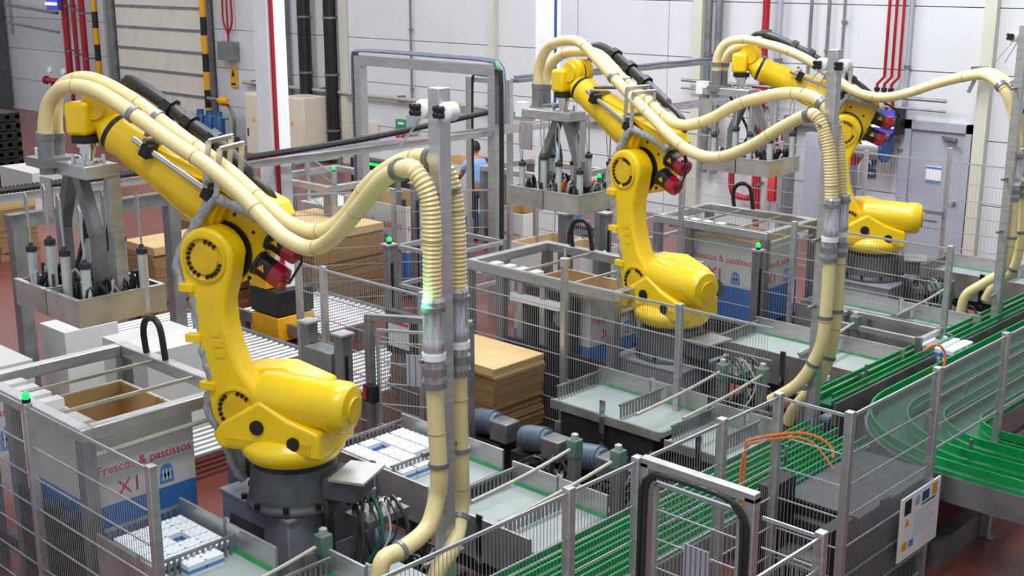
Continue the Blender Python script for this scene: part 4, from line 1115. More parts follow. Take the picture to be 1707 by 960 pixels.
infeed(-7.45, -6.15, 8.4, 9.1, .85, 'empty pale infeed belt left of the middle mesh posts', 0, False)
infeed(-6.1, -5.35, 8.4, 9.1, .8, 'short infeed belt section beside the middle mast, with small green edge', 0, False)
infeed(-7.3, -5.5, 10.85, 11.7, .85, 'infeed conveyor right of the middle robot pedestal, behind its mast')
infeed(-7.4, -5.45, 12.75, 13.45, .85, 'infeed conveyor in front of the farthest robot pedestal', 0)
infeed(-7.2, -5.4, 15.5, 16.3, .85, 'infeed conveyor beyond the farthest robot pedestal', 0)
infeed(-6.3, -5.5, 4.1, 4.8, .8, 'short infeed section at the bottom centre in front of the nearest pedestal', 0)

# packs waiting at the transfer points
def packs_at(x, y, z, nx, ny, where):
    t = thing('pack_pallet_plate', 'steel transfer plate carrying packs %s' % where, 'plate', (x, y, z - .03))
    MB().box(x - .04, y - .04, z - .03, x + nx * .14 + .04, y + ny * .17 + .04, z).build('plate', 'dsteel', t)
    MB().box(x - .02, y, 0, x + .05, y + .07, z - .03).build('leg', 'dsteel', t)
    for i in range(nx):
        for j in range(ny):
            o = MB().box(x + i * .14, y + j * .17, z, x + i * .14 + .12, y + j * .17 + .15, z + .13).build('bottle_pack', 'milk', bevel=.012)
            o = center(o)
            MB().box(-.062, -.077, .04, .062, .077, .08).build('label_band', 'inkblue', o)
            tag(o, 'white blue pack, %s row, %s along, %s' % (ORD[i].replace('topmost', 'first'), ORD[j].replace('topmost', 'first'), where), 'pack', 'packs %s' % where)
packs_at(-5.55, 12.1, .86, 3, 3, 'on the conveyor end right of the farthest pedestal')
packs_at(-5.75, 10.1, .9, 1, 2, 'beside the green guides at the middle mast')

# light bars across the infeed ends, with green-topped sensor posts
def light_bar(x, y0, y1, z0, z1, label):
    t = thing('light_bar', label, 'sensor', (x, y1, 0))
    MB().tube(bez([(x, y0, z0), (x - .03, (y0 + y1) / 2, (z0 + z1) / 2), (x - .1, y1 - .05, z1)], .1), .015, 8).build('bar', 'rod', t)
    MB().box(x - .16, y1 - .05, 0, x - .08, y1 + .03, z1 - .1).build('post', 'dsteel', t)
    MB().box(x - .17, y1 - .06, z1 - .1, x - .07, y1 + .04, z1 + .06).build('sensor_body', 'sensor', t, bevel=.01)
    MB().lathe((x - .12, y1 - .01, z1 + .06), (0, 0, 1), [(0, .035), (.04, .03), (.05, .01)], 10).build('sensor_cap', 'belt', t)
light_bar(-5.95, 5.84, 7.14, 1.1, 1.13, 'pale light bar with green sensor above the empty infeed, left one')
light_bar(-5.55, 5.67, 7.2, 1.1, 1.13, 'pale light bar with green sensor above the empty infeed, right one')
light_bar(-6.2, 8.1, 9.6, 1.1, 1.13, 'pale light bar above the infeed left of the middle mesh post')
light_bar(-5.85, 8.3, 9.75, 1.1, 1.13, 'pale light bar ending at the bottom of the middle mast hoses')
light_bar(-6.1, 10.6, 12.0, 1.1, 1.13, 'pale light bar right of the middle mast')
light_bar(-6.05, 12.6, 14.2, 1.1, 1.13, 'pale light bar in front of the farthest mast')
light_bar(-6.35, 3.9, 4.9, .92, .95, 'pale light bar in front of the nearest robot pedestal')

# green guided lanes
def lane(pts_fn, offs, z, label, legs, belt=True, tiers=((-.03, .015), (.04, .085))):
    p0 = pts_fn(0)
    t = thing('guided_conveyor', label, 'conveyor', (p0[len(p0) // 2][0], p0[len(p0) // 2][1], 0))
    def ribbon(off, w, z0, z1, m, nm):
        P_ = pts_fn(off); n = len(P_)
        cs = []
        for k in range(n):
            a = Vector(P_[max(k - 1, 0)]); b_ = Vector(P_[min(k + 1, n - 1)]); d = (b_ - a).normalized(); nn = Vector((-d.y, d.x))
            p = Vector(P_[k])
            l = p + nn * w / 2; r = p - nn * w / 2
            cs.append([(l.x, l.y, z0), (r.x, r.y, z0), (r.x, r.y, z1), (l.x, l.y, z1)])
        return MB().rings(cs).build(nm, m, t)
    lo, hi = min(offs), max(offs)
    if belt: ribbon((lo + hi) / 2, hi - lo, z - .08, z - .03, 'gbelt', 'belt')
    ribbon(lo - .03, .03, z - .22, z + .0, 'dsteel', 'side_frame')
    ribbon(hi + .03, .03, z - .22, z + .0, 'dsteel', 'side_frame')
    for o_ in offs:
        for ta, tb in tiers: ribbon(o_, .016, z + ta, z + tb, 'green', 'guide_rail')
    b = MB()
    P_ = pts_fn((lo + hi) / 2)
    for k in range(3, len(P_), 6):
        b.box(P_[k][0] - .012, P_[k][1] - .012, z - .06, P_[k][0] + .012, P_[k][1] + .012, z + .16)
    b.build('guide_pins', 'dsteel', t, kind='stuff')
    for (lx, ly) in legs:
        MB().box(lx - .04, ly - .04, 0, lx + .04, ly + .04, z - .22).build('leg', 'dsteel', t)
        MB().box(lx - .09, ly - .09, 0, lx + .09, ly + .09, .02).build('foot', 'steel', t)
    return t
def straight(x, y0, y1, n=24): return lambda off: [(x + off, y0 + (y1 - y0) * k / n) for k in range(n + 1)]
lane(straight(-4.95, 2.6, 9.35), (-.28, -.14, 0, .14, .28), .88, 'straight green guided conveyor running under the front fence', [(-5.25, 4.2), (-4.65, 4.2), (-5.25, 7.6), (-4.65, 7.6)])
lane(straight(-5.45, 10.0, 16.5), (-.1, .08), .92, 'narrow straight green guide lane beside the middle mast', [(-5.5, 11.5), (-5.5, 14.9)])
def curve(r0, cx, cy, yend, xend):
    def fn(off):
        r = r0 + off
        pts = [(cx - r, yend + (cy - yend) * k / 10) for k in range(10)]
        for k in range(13):
            a = math.pi + math.pi / 2 * k / 12
            pts.append((cx + r * math.cos(a), cy + r * math.sin(a)))
        pts += [(cx + (xend - cx) * k / 10, cy - r) for k in range(1, 11)]
        return pts
    return fn
lane(curve(.8, -3.8, 10.5, 17.5, -1.2), (-.46, -.15, .16, .48), .88, 'wide green guided conveyor curving out through the right fence', [(-3.2, 10.2), (-3.2, 9.9), (-4.9, 12.5), (-2.0, 10.2), (-4.9, 15)], tiers=((-.03, .03), (.05, .12)))
tag(center(MB().box(-4.35, 9.55, .5, -1.2, 9.61, .56).box(-4.35, 9.57, .56, -1.2, 9.6, .585).build('cream_trim_rail', 'rod')), 'pale rail running out to the right under the curved green conveyor', 'rail')
t = thing('sensor_post', 'short post with a chrome head beside the curved conveyor outside the fence', 'post', (-3.1, 9.4, 0))
MB().box(-3.15, 9.35, 0, -3.05, 9.45, .75).build('post', 'dsteel', t)
MB().cyl((-3.1, 9.4, .75), (-3.1, 9.4, .95), .03, n=10).cyl((-3.1, 9.4, .95), (-3.1, 9.4, 1.0), .045, n=10).build('sensor_head', 'chrome', t)
MB().box(-3.2, 9.3, 0, -3.0, 9.5, .02).build('foot', 'steel', t)
# upper stainless rail lanes seen through right fence
t = thing('rail_conveyor', 'low stainless conveyor along the far side of the right fence', 'conveyor', (-4.3, 13, 0))
for x, z in ((-4.25, .8), (-4.12, .55)): MB().box(x - .03, 11.2, z, x + .03, 17.5, z + .06).build('side_rail', 'steel', t)
MB().box(-4.28, 11.2, .3, -4.1, 17.5, .34).build('lower_frame', 'dsteel', t)
for y in (11.3, 13.5, 15.5, 17.3): MB().box(-4.22, y, 0, -4.15, y + .07, .8).build('leg', 'dsteel', t)
CLEAR = bpy.data.materials.new('clear_polycarbonate'); CLEAR.use_nodes = True
_nt = CLEAR.node_tree
_mx = _nt.nodes.new('ShaderNodeMixShader'); _tr = _nt.nodes.new('ShaderNodeBsdfTransparent'); _tr.inputs[0].default_value = (.93, .95, .95, 1)
_mx.inputs[0].default_value = .2
_nt.nodes['Principled BSDF'].inputs['Roughness'].default_value = .12
_nt.nodes['Principled BSDF'].inputs['Base Color'].default_value = (.35, .37, .4, 1)
_nt.links.new(_tr.outputs[0], _mx.inputs[1]); _nt.links.new(_nt.nodes['Principled BSDF'].outputs[0], _mx.inputs[2])
_nt.links.new(_mx.outputs[0], _nt.nodes['Material Output'].inputs[0])
# ------------------------------------------------------------------ mesh fences
def fence(pts, h, label, posts=True, zlow=.15, step=.03, open_low=(), post_h=None, rails=None, nm='mesh_fence', ends=(1, 1)):
    """pts: post positions in order"""
    t = thing(nm, label, 'fence', (pts[0][0], pts[0][1], 0))
    for i, (x, y) in enumerate(pts):
        if (i == 0 and not ends[0]) or (i == len(pts) - 1 and not ends[1]): continue
        ph = (post_h or {}).get(i, h + .03)
        MB().box(x - .03, y - .03, 0, x + .03, y + .03, ph).build('post', 'steel', t, bevel=.004)
        MB().box(x - .07, y - .05, 0, x + .07, y + .05, .012).build('foot', 'dsteel', t)
    for i, (a, b_) in enumerate(zip(pts, pts[1:])):
        a = Vector((a[0], a[1], 0)); b_ = Vector((b_[0], b_[1], 0)); d = (b_ - a); L = d.length; d.normalize()
        z0 = 1.18 if i in open_low else zlow
        s, e = a + d * .035, b_ - d * .035
        MB().bar(s + Vector((0, 0, h - .01)), e + Vector((0, 0, h - .01)), .014, .022).bar(s + Vector((0, 0, z0)), e + Vector((0, 0, z0)), .014, .022).build('rail', 'wire', t)
        m = MB(); z = z0 + .2
        while z < h - .08:
            m.bar(s + Vector((0, 0, z)), e + Vector((0, 0, z)), .008, .010); z += .24
        n = int((L - .07) / step)
        nrm = Vector((-d.y, d.x, 0)) * .005
        for k in range(1, n):
            p = s + d * (step * k) + nrm
            m.bar(p + Vector((0, 0, z0)), p + Vector((0, 0, h - .01)), .0028, up=(1, 0, 0))
        m.build('wire_mesh', 'wire', t, smooth=False, kind='stuff')
    return t
fence([(-11.2, 3.65), (-9.8, 3.65), (-8.2, 3.65), (-6.55, 3.65)], 1.85, 'mesh fence across the lower left corner in front of the nearest bin')
fence([(-4.45, 3.4), (-4.45, 5.18), (-4.45, 5.84)], 1.85, 'mesh fence at bottom centre left of the cable-wrapped gate frame')
fence([(-4.45, 5.9), (-4.45, 6.78), (-4.45, 7.5), (-3.88, 7.5)], 1.85, 'mesh fence with a corner, between the gate frame and the glassy right fence', ends=(0, 0))
fence([(-3.88, 7.5), (-3.88, 8.86), (-3.88, 10.15), (-3.88, 11.8), (-3.88, 13.6), (-3.88, 15.6), (-3.88, 17.5)], 1.85, 'long mesh fence receding along the right side over the green conveyor', open_low=(1, 2))
fence([(-10.4, 7.68), (-9.95, 7.66), (-8.45, 7.66)], 1.85, 'mesh fence right of the nearest robot elbow, topped by a green light')
fk = fence([(-9.6, 9.0), (-7.82, 9.0), (-6.42, 9.0), (-5.4, 9.0)], 1.85, 'mesh fence in front of the middle bin frame, its first post tall with a knob', post_h={1: 2.0}, ends=(0, 0))
fence([(-11.5, 12.6), (-9.02, 12.6), (-7.4, 12.6), (-5.5, 12.6)], 1.95, 'mesh fence between the middle and the farthest robots', post_h={1: 2.5}, step=.035)
fence([(-12.5, 17.5), (-10.6, 17.5), (-9.1, 17.5), (-7.78, 17.5), (-5.8, 17.5), (-3.88, 17.5)], 2.1, 'far mesh fence standing in front of the grey door', post_h={3: 2.3}, step=.05, ends=(1, 0))
fence([(-13.8, 9.9), (-12.9, 11.2), (-12.0, 12.2)], 1.85, 'mesh fence left of the tall portal foot', step=.04, ends=(1, 0))
fence([(-15.9, 12.0), (-14.2, 11.2)], 1.95, 'low mesh panel just right of the red-striped column', step=.05)
t = thing('fence_gate_bar', 'thick horizontal bar of a fence gate in front of the grey door', 'gate', (-8.4, 17.4, 1.2))
MB().bar((-9.1, 17.42, 1.33), (-7.78, 17.42, 1.33), .05).bar((-9.02, 17.4, 1.2), (-7.85, 17.4, 1.2), .03).bar((-9.02, 17.4, 1.2), (-9.02, 17.4, .3), .03).build('gate_frame', 'dsteel', t)
MB().lathe((-7.82, 9.0, 2.0), (0, 0, 1), [(0, .05), (.08, .05), (.09, .012), (.18, .008)], 14).build('knob', 'rod', fk, label='pale knob on top of the tall post')

# gate leaf by the nearest mast, standing ajar
def gate(a, b_, h, label, plate, cables=False, m='steel', handle=False):
    t = thing('mesh_gate', label, 'gate', (a[0], a[1], 0))
    A = Vector((a[0], a[1], 0)); B = Vector((b_[0], b_[1], 0)); d = (B - A).normalized(); Z_ = Vector((0, 0, 1))
    s = .07
    MB().bar(A, A + Z_ * h, s, up=(1, 0, 0)).build('post', m, t, bevel=.004)
    MB().bar(B, B + Z_ * h, s, up=(1, 0, 0)).build('post', m, t, bevel=.004)
    MB().bar(A - d * .035 + Z_ * (h - .0), B + d * .035 + Z_ * (h - .0), s, .06).build('top_beam', m, t, bevel=.004)
    i0, i1 = A + d * .08, B - d * .08
    MB().bar(i0 + Z_ * .15, i0 + Z_ * (h - .12), .025, up=(1, 0, 0)).bar(i1 + Z_ * .15, i1 + Z_ * (h - .12), .025, up=(1, 0, 0)).bar(i0 + Z_ * (h - .12), i1 + Z_ * (h - .12), .025).bar(i0 + Z_ * .15, i1 + Z_ * .15, .025).build('leaf_frame', 'wire', t)
    mb = MB(); L = (i1 - i0).length
    for k in range(1, int(L / .03)): p = i0 + d * .03 * k; mb.bar(p + Z_ * .15, p + Z_ * (h - .12), .003, up=(1, 0, 0))
    z = .35
    while z < h - .15: mb.bar(i0 + Z_ * z, i1 + Z_ * z, .009); z += .2
    mb.build('wire_mesh', 'wire', t, smooth=False, kind='stuff')
    if plate:
        p = i0 + d * L * plate[0]; q = i0 + d * L * plate[1]; n_ = Vector((d.y, -d.x, 0)) * .012
        MB().bar((p + n_ + Z_ * plate[2]), (q + n_ + Z_ * plate[2]), .008, plate[3]).build('blank_plate', 'doorm', t)
        mm = MB()
        for k in range(5):
            w_ = p + (q - p) * (k + .5) / 5 + n_ * 1.5
            mm.bar(w_ + Z_ * (plate[2] - plate[3] / 2), w_ + Z_ * (plate[2] + plate[3] / 2), .006, up=(1, 0, 0))
        mm.build('plate_rib', 'dsteel', t)
    if cables:
        n_ = Vector((d.y, -d.x, 0)) * .045
        for k, mt in enumerate(('cable', 'rubber')):
            o = n_ * (1 + .0 * k) + d * (-.02 + .04 * k)
            MB().tube(bez([A + n_ + o * .3 + Z_ * .0 + d * (.03 * k), A + n_ + d * (.03 * k) + Z_ * (h - .3), A + n_ + d * (.03 + .03 * k) + Z_ * (h - .1), A + n_ + d * .16 + Z_ * (h - .04), B + n_ - d * .16 + Z_ * (h - .04), B + n_ - d * (.03 + .03 * k) + Z_ * (h - .12), B + n_ - d * (.03 * k) + Z_ * (h - .3), B + n_ - d * .02], .08), .017, 8).build('cable', mt, t)
    if handle:
        p = A - Vector((d.y, -d.x, 0)) * -.05
        MB().box(p.x - .01, p.y - .06, 1.0, p.x + .12, p.y + .02, 1.16).build('lock_box', 'black', t)
        MB().box(p.x - .012, p.y - .066, 1.02, p.x + .03, p.y + .0, 1.14).build('red_key', 'signred', t)
    return t
gate((-4.4, 5.87), (-3.62, 5.87), 1.85, 'cable-wrapped gate frame at the bottom centre with a blank plate on its mesh', (.38, .68, 1.28, .24), True)
gate((-8.42, 6.98), (-7.6, 7.45), 1.78, 'open gate frame left of the nearest mast with a blank plate and red lock', (.35, .72, 1.3, .3), False, 'dsteel', True)
fence([(-3.58, 5.87), (-3.16, 5.87), (-3.16, 4.6)], 1.75, 'low mesh fence turning a corner at the bottom right of the gate frame', ends=(0, 1))
t = thing('control_terminal', 'dark framed screen terminal on a stand seen through the open gate', 'terminal', (-9.0, 7.95, 0))
MB().box(-9.05, 7.9, 0, -8.97, 7.98, 1.1).build('stand', 'dsteel', t)
MB().box(-9.22, 7.86, 1.08, -8.8, 7.96, 1.52).build('screen_frame', 'black', t, bevel=.01)
MB().box(-9.17, 7.85, 1.16, -8.86, 7.862, 1.46).build('screen', 'white', t)
MB().box(-9.17, 7.845, 1.4, -8.86, 7.85, 1.43).box(-8.84, 7.85, 1.12, -8.81, 7.862, 1.15).build('red_mark', 'signred', t)

# stand cabinets between robot and gate
def duct_post(x, y, w, d, h, label, m='dsteel'):
    t = thing('machine_post', label, 'post', (x, y, 0))
    MB().box(x - w / 2, y - d / 2, 0, x + w / 2, y + d / 2, h).build('body', m, t, bevel=.008)
    MB().box(x - w / 2 - .02, y - d / 2 - .02, h, x + w / 2 + .02, y + d / 2 + .02, h + .02).build('cap_plate', 'steel', t)
    MB().box(x + w / 2, y - d / 4, .2, x + w / 2 + .01, y - d / 4 + .03, h - .2).build('slot', 'black', t)
duct_post(-9.75, 7.3, .13, .13, 1.4, 'steel machine post right of the roller conveyor, left one of a pair')
duct_post(-9.15, 7.25, .13, .13, 1.4, 'steel machine post beside the gate, right one of a pair')
duct_post(-11.1, 7.0, .14, .14, 1.3, 'slim steel machine post behind the nearest robot lower arm')
duct_post(-8.35, 8.02, .13, .12, 1.92, 'wide grey post in front of the flat cardboard stack')
duct_post(-10.75, 9.25, .11, .11, 1.72, 'steel post with a green light at its top beside the printed X1 box')
duct_post(-12.9, 11.6, .1, .1, 1.9, 'slim dark post left of the printed X1 box')
duct_post(-7.75, 12.4, .1, .1, 1.6, 'slim steel post under a green light beside the farthest bin frame')
duct_post(-9.9, 11.4, .14, .14, 1.9, 'steel post just right of the middle robot lower arm')
duct_post(-9.55, 11.75, .12, .12, 1.9, 'steel post behind the middle robot lower arm, right one')
duct_post(-8.1, 5.5, .12, .12, 1.5, 'dark post between the nearest bin and the robot pedestal', 'dkmach')
t = thing('link_cabinet', 'low steel cabinet with a paper label between the two machine posts', 'cabinet', (-9.45, 7.27, 0))
MB().box(-9.66, 7.16, 0, -9.24, 7.38, 1.2).build('body', 'dsteel', t, bevel=.008)
MB().box(-9.5, 7.152, .75, -9.38, 7.16, .9).build('paper_label', 'white', t)

# green signal lights
def led(x, y, z, label, on=None):
    t = thing('signal_light', label, 'light', (x, y, z))
    MB().lathe((x, y, z), (0, 0, 1), [(0, .025), (.025, .028), (.042, .02), (.05, .008)], 14).build('lens', 'led', t)
    MB().cyl((x, y, z - .03), (x, y, z), .03, n=12).build('socket', 'black', t)
led(-10.4, 7.68, 1.91, 'green signal light on the mesh fence post right of the hoses')
led(-10.75, 9.25, 1.77, 'green signal light on the grey post beside the X1 box')
led(-15.9, 12.0, 2.0, 'tiny green light on the fence post right of the white column')
led(-7.75, 12.4, 1.65, 'green signal light on the slim post at the farthest bin frame')
duct_post(-10.2, 12.4, .08, .08, 2.15, 'slim steel post carrying a green light under the farthest gripper')
led(-10.2, 12.4, 2.2, 'green signal light under the farthest gripper')
duct_post(-8.95, 11.0, .08, .08, 1.55, 'slim post carrying a green light beside the middle robot lower arm')
led(-8.95, 11.0, 1.6, 'green signal light beside the middle robot lower arm')
led(-8.2, 3.65, 1.91, 'green signal light on the fence post at the lower left')
led(-14.2, 11.2, 2.0, 'green signal light on the right post of the low mesh panel')
for (x, y, z, r_, lab) in ((-5.13, 4.93, 2.96, 3, 'green lamp clipped to the nearest mast beside the hose'), (-5.3, 14.02, 3.3, 2, 'green lamp on the mast at the right edge')):
    t = thing('mast_light', lab, 'light', (x, y, z))
    MB().cyl((x - .13, y - .1, z), (x - .13, y - .13, z), .03, n=14).build('lens', 'led', t)
    MB().cyl((x - .13, y - .1, z), (x - .13, y - .05, z), .034, n=14).build('socket', 'black', t)
    d = bpy.data.lights.new('green_glow', 'POINT'); d.energy = 3.5; d.color = (.1, 1, .35); d.shadow_soft_size = .03
    o = bpy.data.objects.new('green_glow', d); o.location = (x - .13, y - .19, z); COL.objects.link(o)

# machine cabinet and notice board at the right fence
t = thing('control_cabinet', 'dark grey machine cabinet behind the right mesh fence', 'cabinet', (-4.25, 8.5, 0))
MB().box(-4.6, 7.95, .06, -3.98, 9.15, .88).build('body', 'dkmach', t, bevel=.012)
MB().box(-4.62, 7.93, .88, -3.97, 9.17, .9).build('top_plate', 'dgrey', t)
MB().box(-4.5, 8.0, 0, -4.05, 9.1, .06).build('plinth', 'black', t)
MB().box(-3.985, 8.0, .12, -3.97, 8.55, .82).box(-3.985, 8.58, .12, -3.97, 9.1, .82).build('door_panel', 'dkmach', t, bevel=.004)
MB().box(-3.96, 8.22, .36, -3.93, 8.34, .96).build('side_box', 'black', t)
t = thing('notice_board', 'white safety notice board with pictograms fixed to the right fence', 'sign', (-3.84, 8.68, .43))
MB().box(-3.85, 8.34, .42, -3.835, 9.0, .95).build('board', 'white', t, bevel=.003)
x = -3.833
b = MB()
MB().box(x - .002, 8.39, .80, x, 8.5, .92).build('black_pictogram', 'hzk', t)
MB().lathe((x - .002, 8.60, .87), (1, 0, 0), [(0, .042), (.003, .042)], 20).build('grey_pictogram', 'doorm', t)
MB().box(x - .002, 8.68, .83, x, 8.8, .91).box(x - .002, 8.68, .8, x, 8.92, .815).build('blue_pictogram', 'signblue', t)
MB().box(x - .002, 8.85, .83, x, 8.94, .93).prism([(0, 0)] * 0 or [(8.4, .70), (8.49, .70), (8.445, .77)], 0, 1, lambda a, bq, c: (x - .002 + .002 * bq, a, c)).box(x - .002, 8.39, .5, x, 8.47, .57).build('yellow_pictogram', 'hzy', t)
MB().box(x - .002, 8.5, .5, x, 8.58, .56).build('pale_blue_pictogram', 'inkblue', t)
b = MB()
for k in range(7): b.box(x - .002, 8.55, .76 - .03 * k, x, 8.93 - .04 * (k % 3), .766 - .03 * k)
b.build('text_lines', 'doorm', t, kind='stuff')
t = thing('orange_cable', 'orange cable looping over the fence corner and down beside the green conveyor', 'cable', (-4.4, 7.3, 0))
MB().tube(bez([(-4.55, 7.25, 0.05), (-4.55, 7.25, .8), (-4.55, 7.25, 1.5), (-4.52, 7.3, 1.56), (-4.3, 7.6, 1.58), (-4.12, 7.7, 1.5), (-4.05, 7.62, 1.4)], .06), .012, 6).tube(bez([(-4.57, 7.22, 1.0), (-4.56, 7.24, 1.45), (-4.5, 7.34, 1.53), (-4.25, 7.58, 1.55), (-4.0, 7.6, 1.35)], .06), .009, 6).build('cable', 'orange', t)
t = thing('orange_cable', 'orange cable hanging from the steel box near the right fence top', 'cable', (-5.2, 11.5, .9))
MB().tube(bez([(-5.2, 11.5, 1.12), (-5.1, 11.55, 1.2), (-5.02, 11.6, 1.1), (-5.0, 11.5, .85)], .05), .014, 6).build('cable', 'orange', t)
t = thing('drop_frame', 'dark machine interior behind the front mesh corner', 'machine', (-4.2, 7.7, 0))
MB().box(-4.62, 7.56, 0, -4.5, 7.9, 1.1).box(-4.1, 7.56, 0, -4.0, 7.9, .9).build('side_frame', 'dkmach', t)
MB().box(-4.5, 7.8, .1, -4.1, 7.88, .8).build('back_plate', 'dkmach', t)
MB().box(-4.45, 7.6, .5, -4.12, 7.78, .6).box(-4.45, 7.6, .2, -4.12, 7.78, .3).build('crossbar', 'dsteel', t)

# machinery under and between the conveyors
def drive(x, y, z, label):
    t = thing('gear_motor', label, 'motor', (x, y, 0))
    MB().box(x - .25, y - .12, 0, x + .25, y + .12, z - .12).build('stand', 'dkmach', t)
    MB().lathe((x - .22, y, z), (1, 0, .15), [(0, .06), (.03, .1), (.1, .115), (.3, .115), (.34, .08)], 16).build('motor_body', 'motorblue', t)
    MB().box(x + .1, y - .1, z - .1, x + .32, y + .1, z + .1).build('gearbox', 'dsteel', t, bevel=.015)
    b = MB()
    for k in range(6): b.lathe((x - .14 + .045 * k, y, z + .007 * k), (1, 0, .15), [(0, .125), (.01, .125)], 16)
    b.build('cooling_fins', 'motorblue', t)
drive(-7.85, 7.95, .62, 'blue grey gear motor on the dark frame beyond the mid fence, leftmost of three')
drive(-7.2, 7.95, .62, 'blue grey gear motor on the dark frame, middle of three')
drive(-6.55, 7.95, .62, 'blue grey gear motor on the dark frame, nearest the middle mesh post')
drive(-6.2, 5.3, .5, 'gear motor beside the nearest robot pedestal')
drive(-6.1, 12.1, .62, 'blue grey gear motor behind the middle mast')
drive(-7.3, 12.3, .62, 'blue grey gear motor left of the farthest pedestal')
for k, (x, y0, y1, lab) in enumerate(((-6.85, 6.95, 8.3, 'left of the two in front of the middle mesh'), (-6.0, 7.2, 8.3, 'right of the two in front of the middle mesh'), (-6.5, 9.2, 10.7, 'in front of the middle pedestal'), (-6.5, 13.6, 15.4, 'in front of the farthest pedestal'), (-6.35, 4.95, 5.9, 'right of the nearest pedestal'))):
    t = thing('transfer_unit', 'dark transfer frame %s' % lab, 'frame', (x, (y0 + y1) / 2, 0))
    MB().box(x - .3, y0, .38, x - .24, y1, .5).build('side_beam', 'dkmach', t)
    MB().box(x + .24, y0, .38, x + .3, y1, .5).build('side_beam', 'dkmach', t)
    n = int((y1 - y0) / .3)
    for j in range(n + 1): MB().box(x - .24, y0 + .28 * j, .4, x + .24, y0 + .28 * j + .08, .46).build('cross_member', 'dsteel' if j % 2 else 'dkmach', t)
    MB().box(x - .22, y0 + .1, .1, x + .22, y1 - .1, .36).build('chain_case', 'dkmach', t)
    rr = random.Random(k)
    b = MB()
    for j in range(14):
        px_, py_ = x + rr.uniform(-.2, .2), rr.uniform(y0 + .1, y1 - .1)
        b.tube(bez([(px_, py_, .4), (px_ + rr.uniform(-.1, .1), py_ + .1, .62), (px_ + rr.uniform(-.2, .2), py_ + rr.uniform(-.2, .2), .5), (px_, py_ + .15, .36)], .05), .012, 5)
    b.build('loose_cables', 'cable', t, kind='stuff')
t = thing('kick_plate', 'low grey base beam on the floor along the foot of the right fence', 'beam', (-3.95, 12, 0))
MB().box(-4.05, 9.25, 0, -3.93, 17.4, .22).build('beam', 'dsteel', t)
t = thing('clear_panel', 'clear plastic sheet on the inside of the right mesh fence near its corner', 'panel', (-3.91, 8.8, .3))
MB().box(-3.922, 7.55, .3, -3.914, 8.83, 1.82).box(-3.922, 8.9, 1.2, -3.914, 10.12, 1.82).box(-3.922, 10.2, 1.2, -3.914, 11.76, 1.82).build('sheet', CLEAR, t, smooth=False)
t = thing('walk_plate', 'pale folded steel plate lying at the foot of the nearest pedestal', 'plate', (-6.0, 4.9, .7))
MB().box(-6.3, 4.85, .7, -5.75, 5.35, .72).build('plate', 'belt', t)
MB().box(-6.28, 4.9, 0, -6.22, 4.96, .7).box(-5.82, 5.25, 0, -5.76, 5.31, .7).build('leg', 'dsteel', t)
def grid_rack(x0, x1, y0, y1, z, label):
    t = thing('steel_rack', label, 'rack', ((x0 + x1) / 2, (y0 + y1) / 2, 0))
    for x in (x0, x1 - .06):
        for y in (y0, y1 - .06): MB().box(x, y, 0, x + .06, y + .06, z).build('upright', 'dsteel', t)
    for zz in (z - .06, z * .55):
        MB().box(x0 + .06, y0, zz, x1 - .06, y0 + .05, zz + .05).box(x0 + .06, y1 - .05, zz, x1 - .06, y1, zz + .05).box(x0, y0 + .06, zz, x0 + .05, y1 - .06, zz + .05).box(x1 - .05, y0 + .06, zz, x1, y1 - .06, zz + .05).build('shelf_frame', 'steel', t)
grid_rack(-4.0 - 2.6, -5.45, 12.05 - .1, 12.5, 1.1, 'steel rack with orange cable near the top of the right fence')
grid_rack(-12.2, -11.3, 10.6, 11.8, 1.3, 'dark steel rack between the portal posts')
grid_rack(-10.9, -10.0, 13.2, 14.6, 1.3, 'steel rack behind the farthest gripper, left')
grid_rack(-18.8, -17.9, 13.2, 14.3, 1.5, 'steel rack in the background left of the tall portal')
t = thing('green_lit_machine', 'dark machine with a green glowing edge behind the cable tray', 'machine', (-17.0, 14.6, 0))
MB().box(-17.9, 14.5, 0, -16.3, 15.5, 1.45).build('body', 'dkmach', t, bevel=.02)
MB().box(-17.6, 14.48, 1.36, -16.6, 14.5, 1.4).build('green_strip', 'led', t)
MB().box(-17.8, 14.6, 1.45, -16.4, 15.4, 1.48).build('top_tray', 'steel', t)

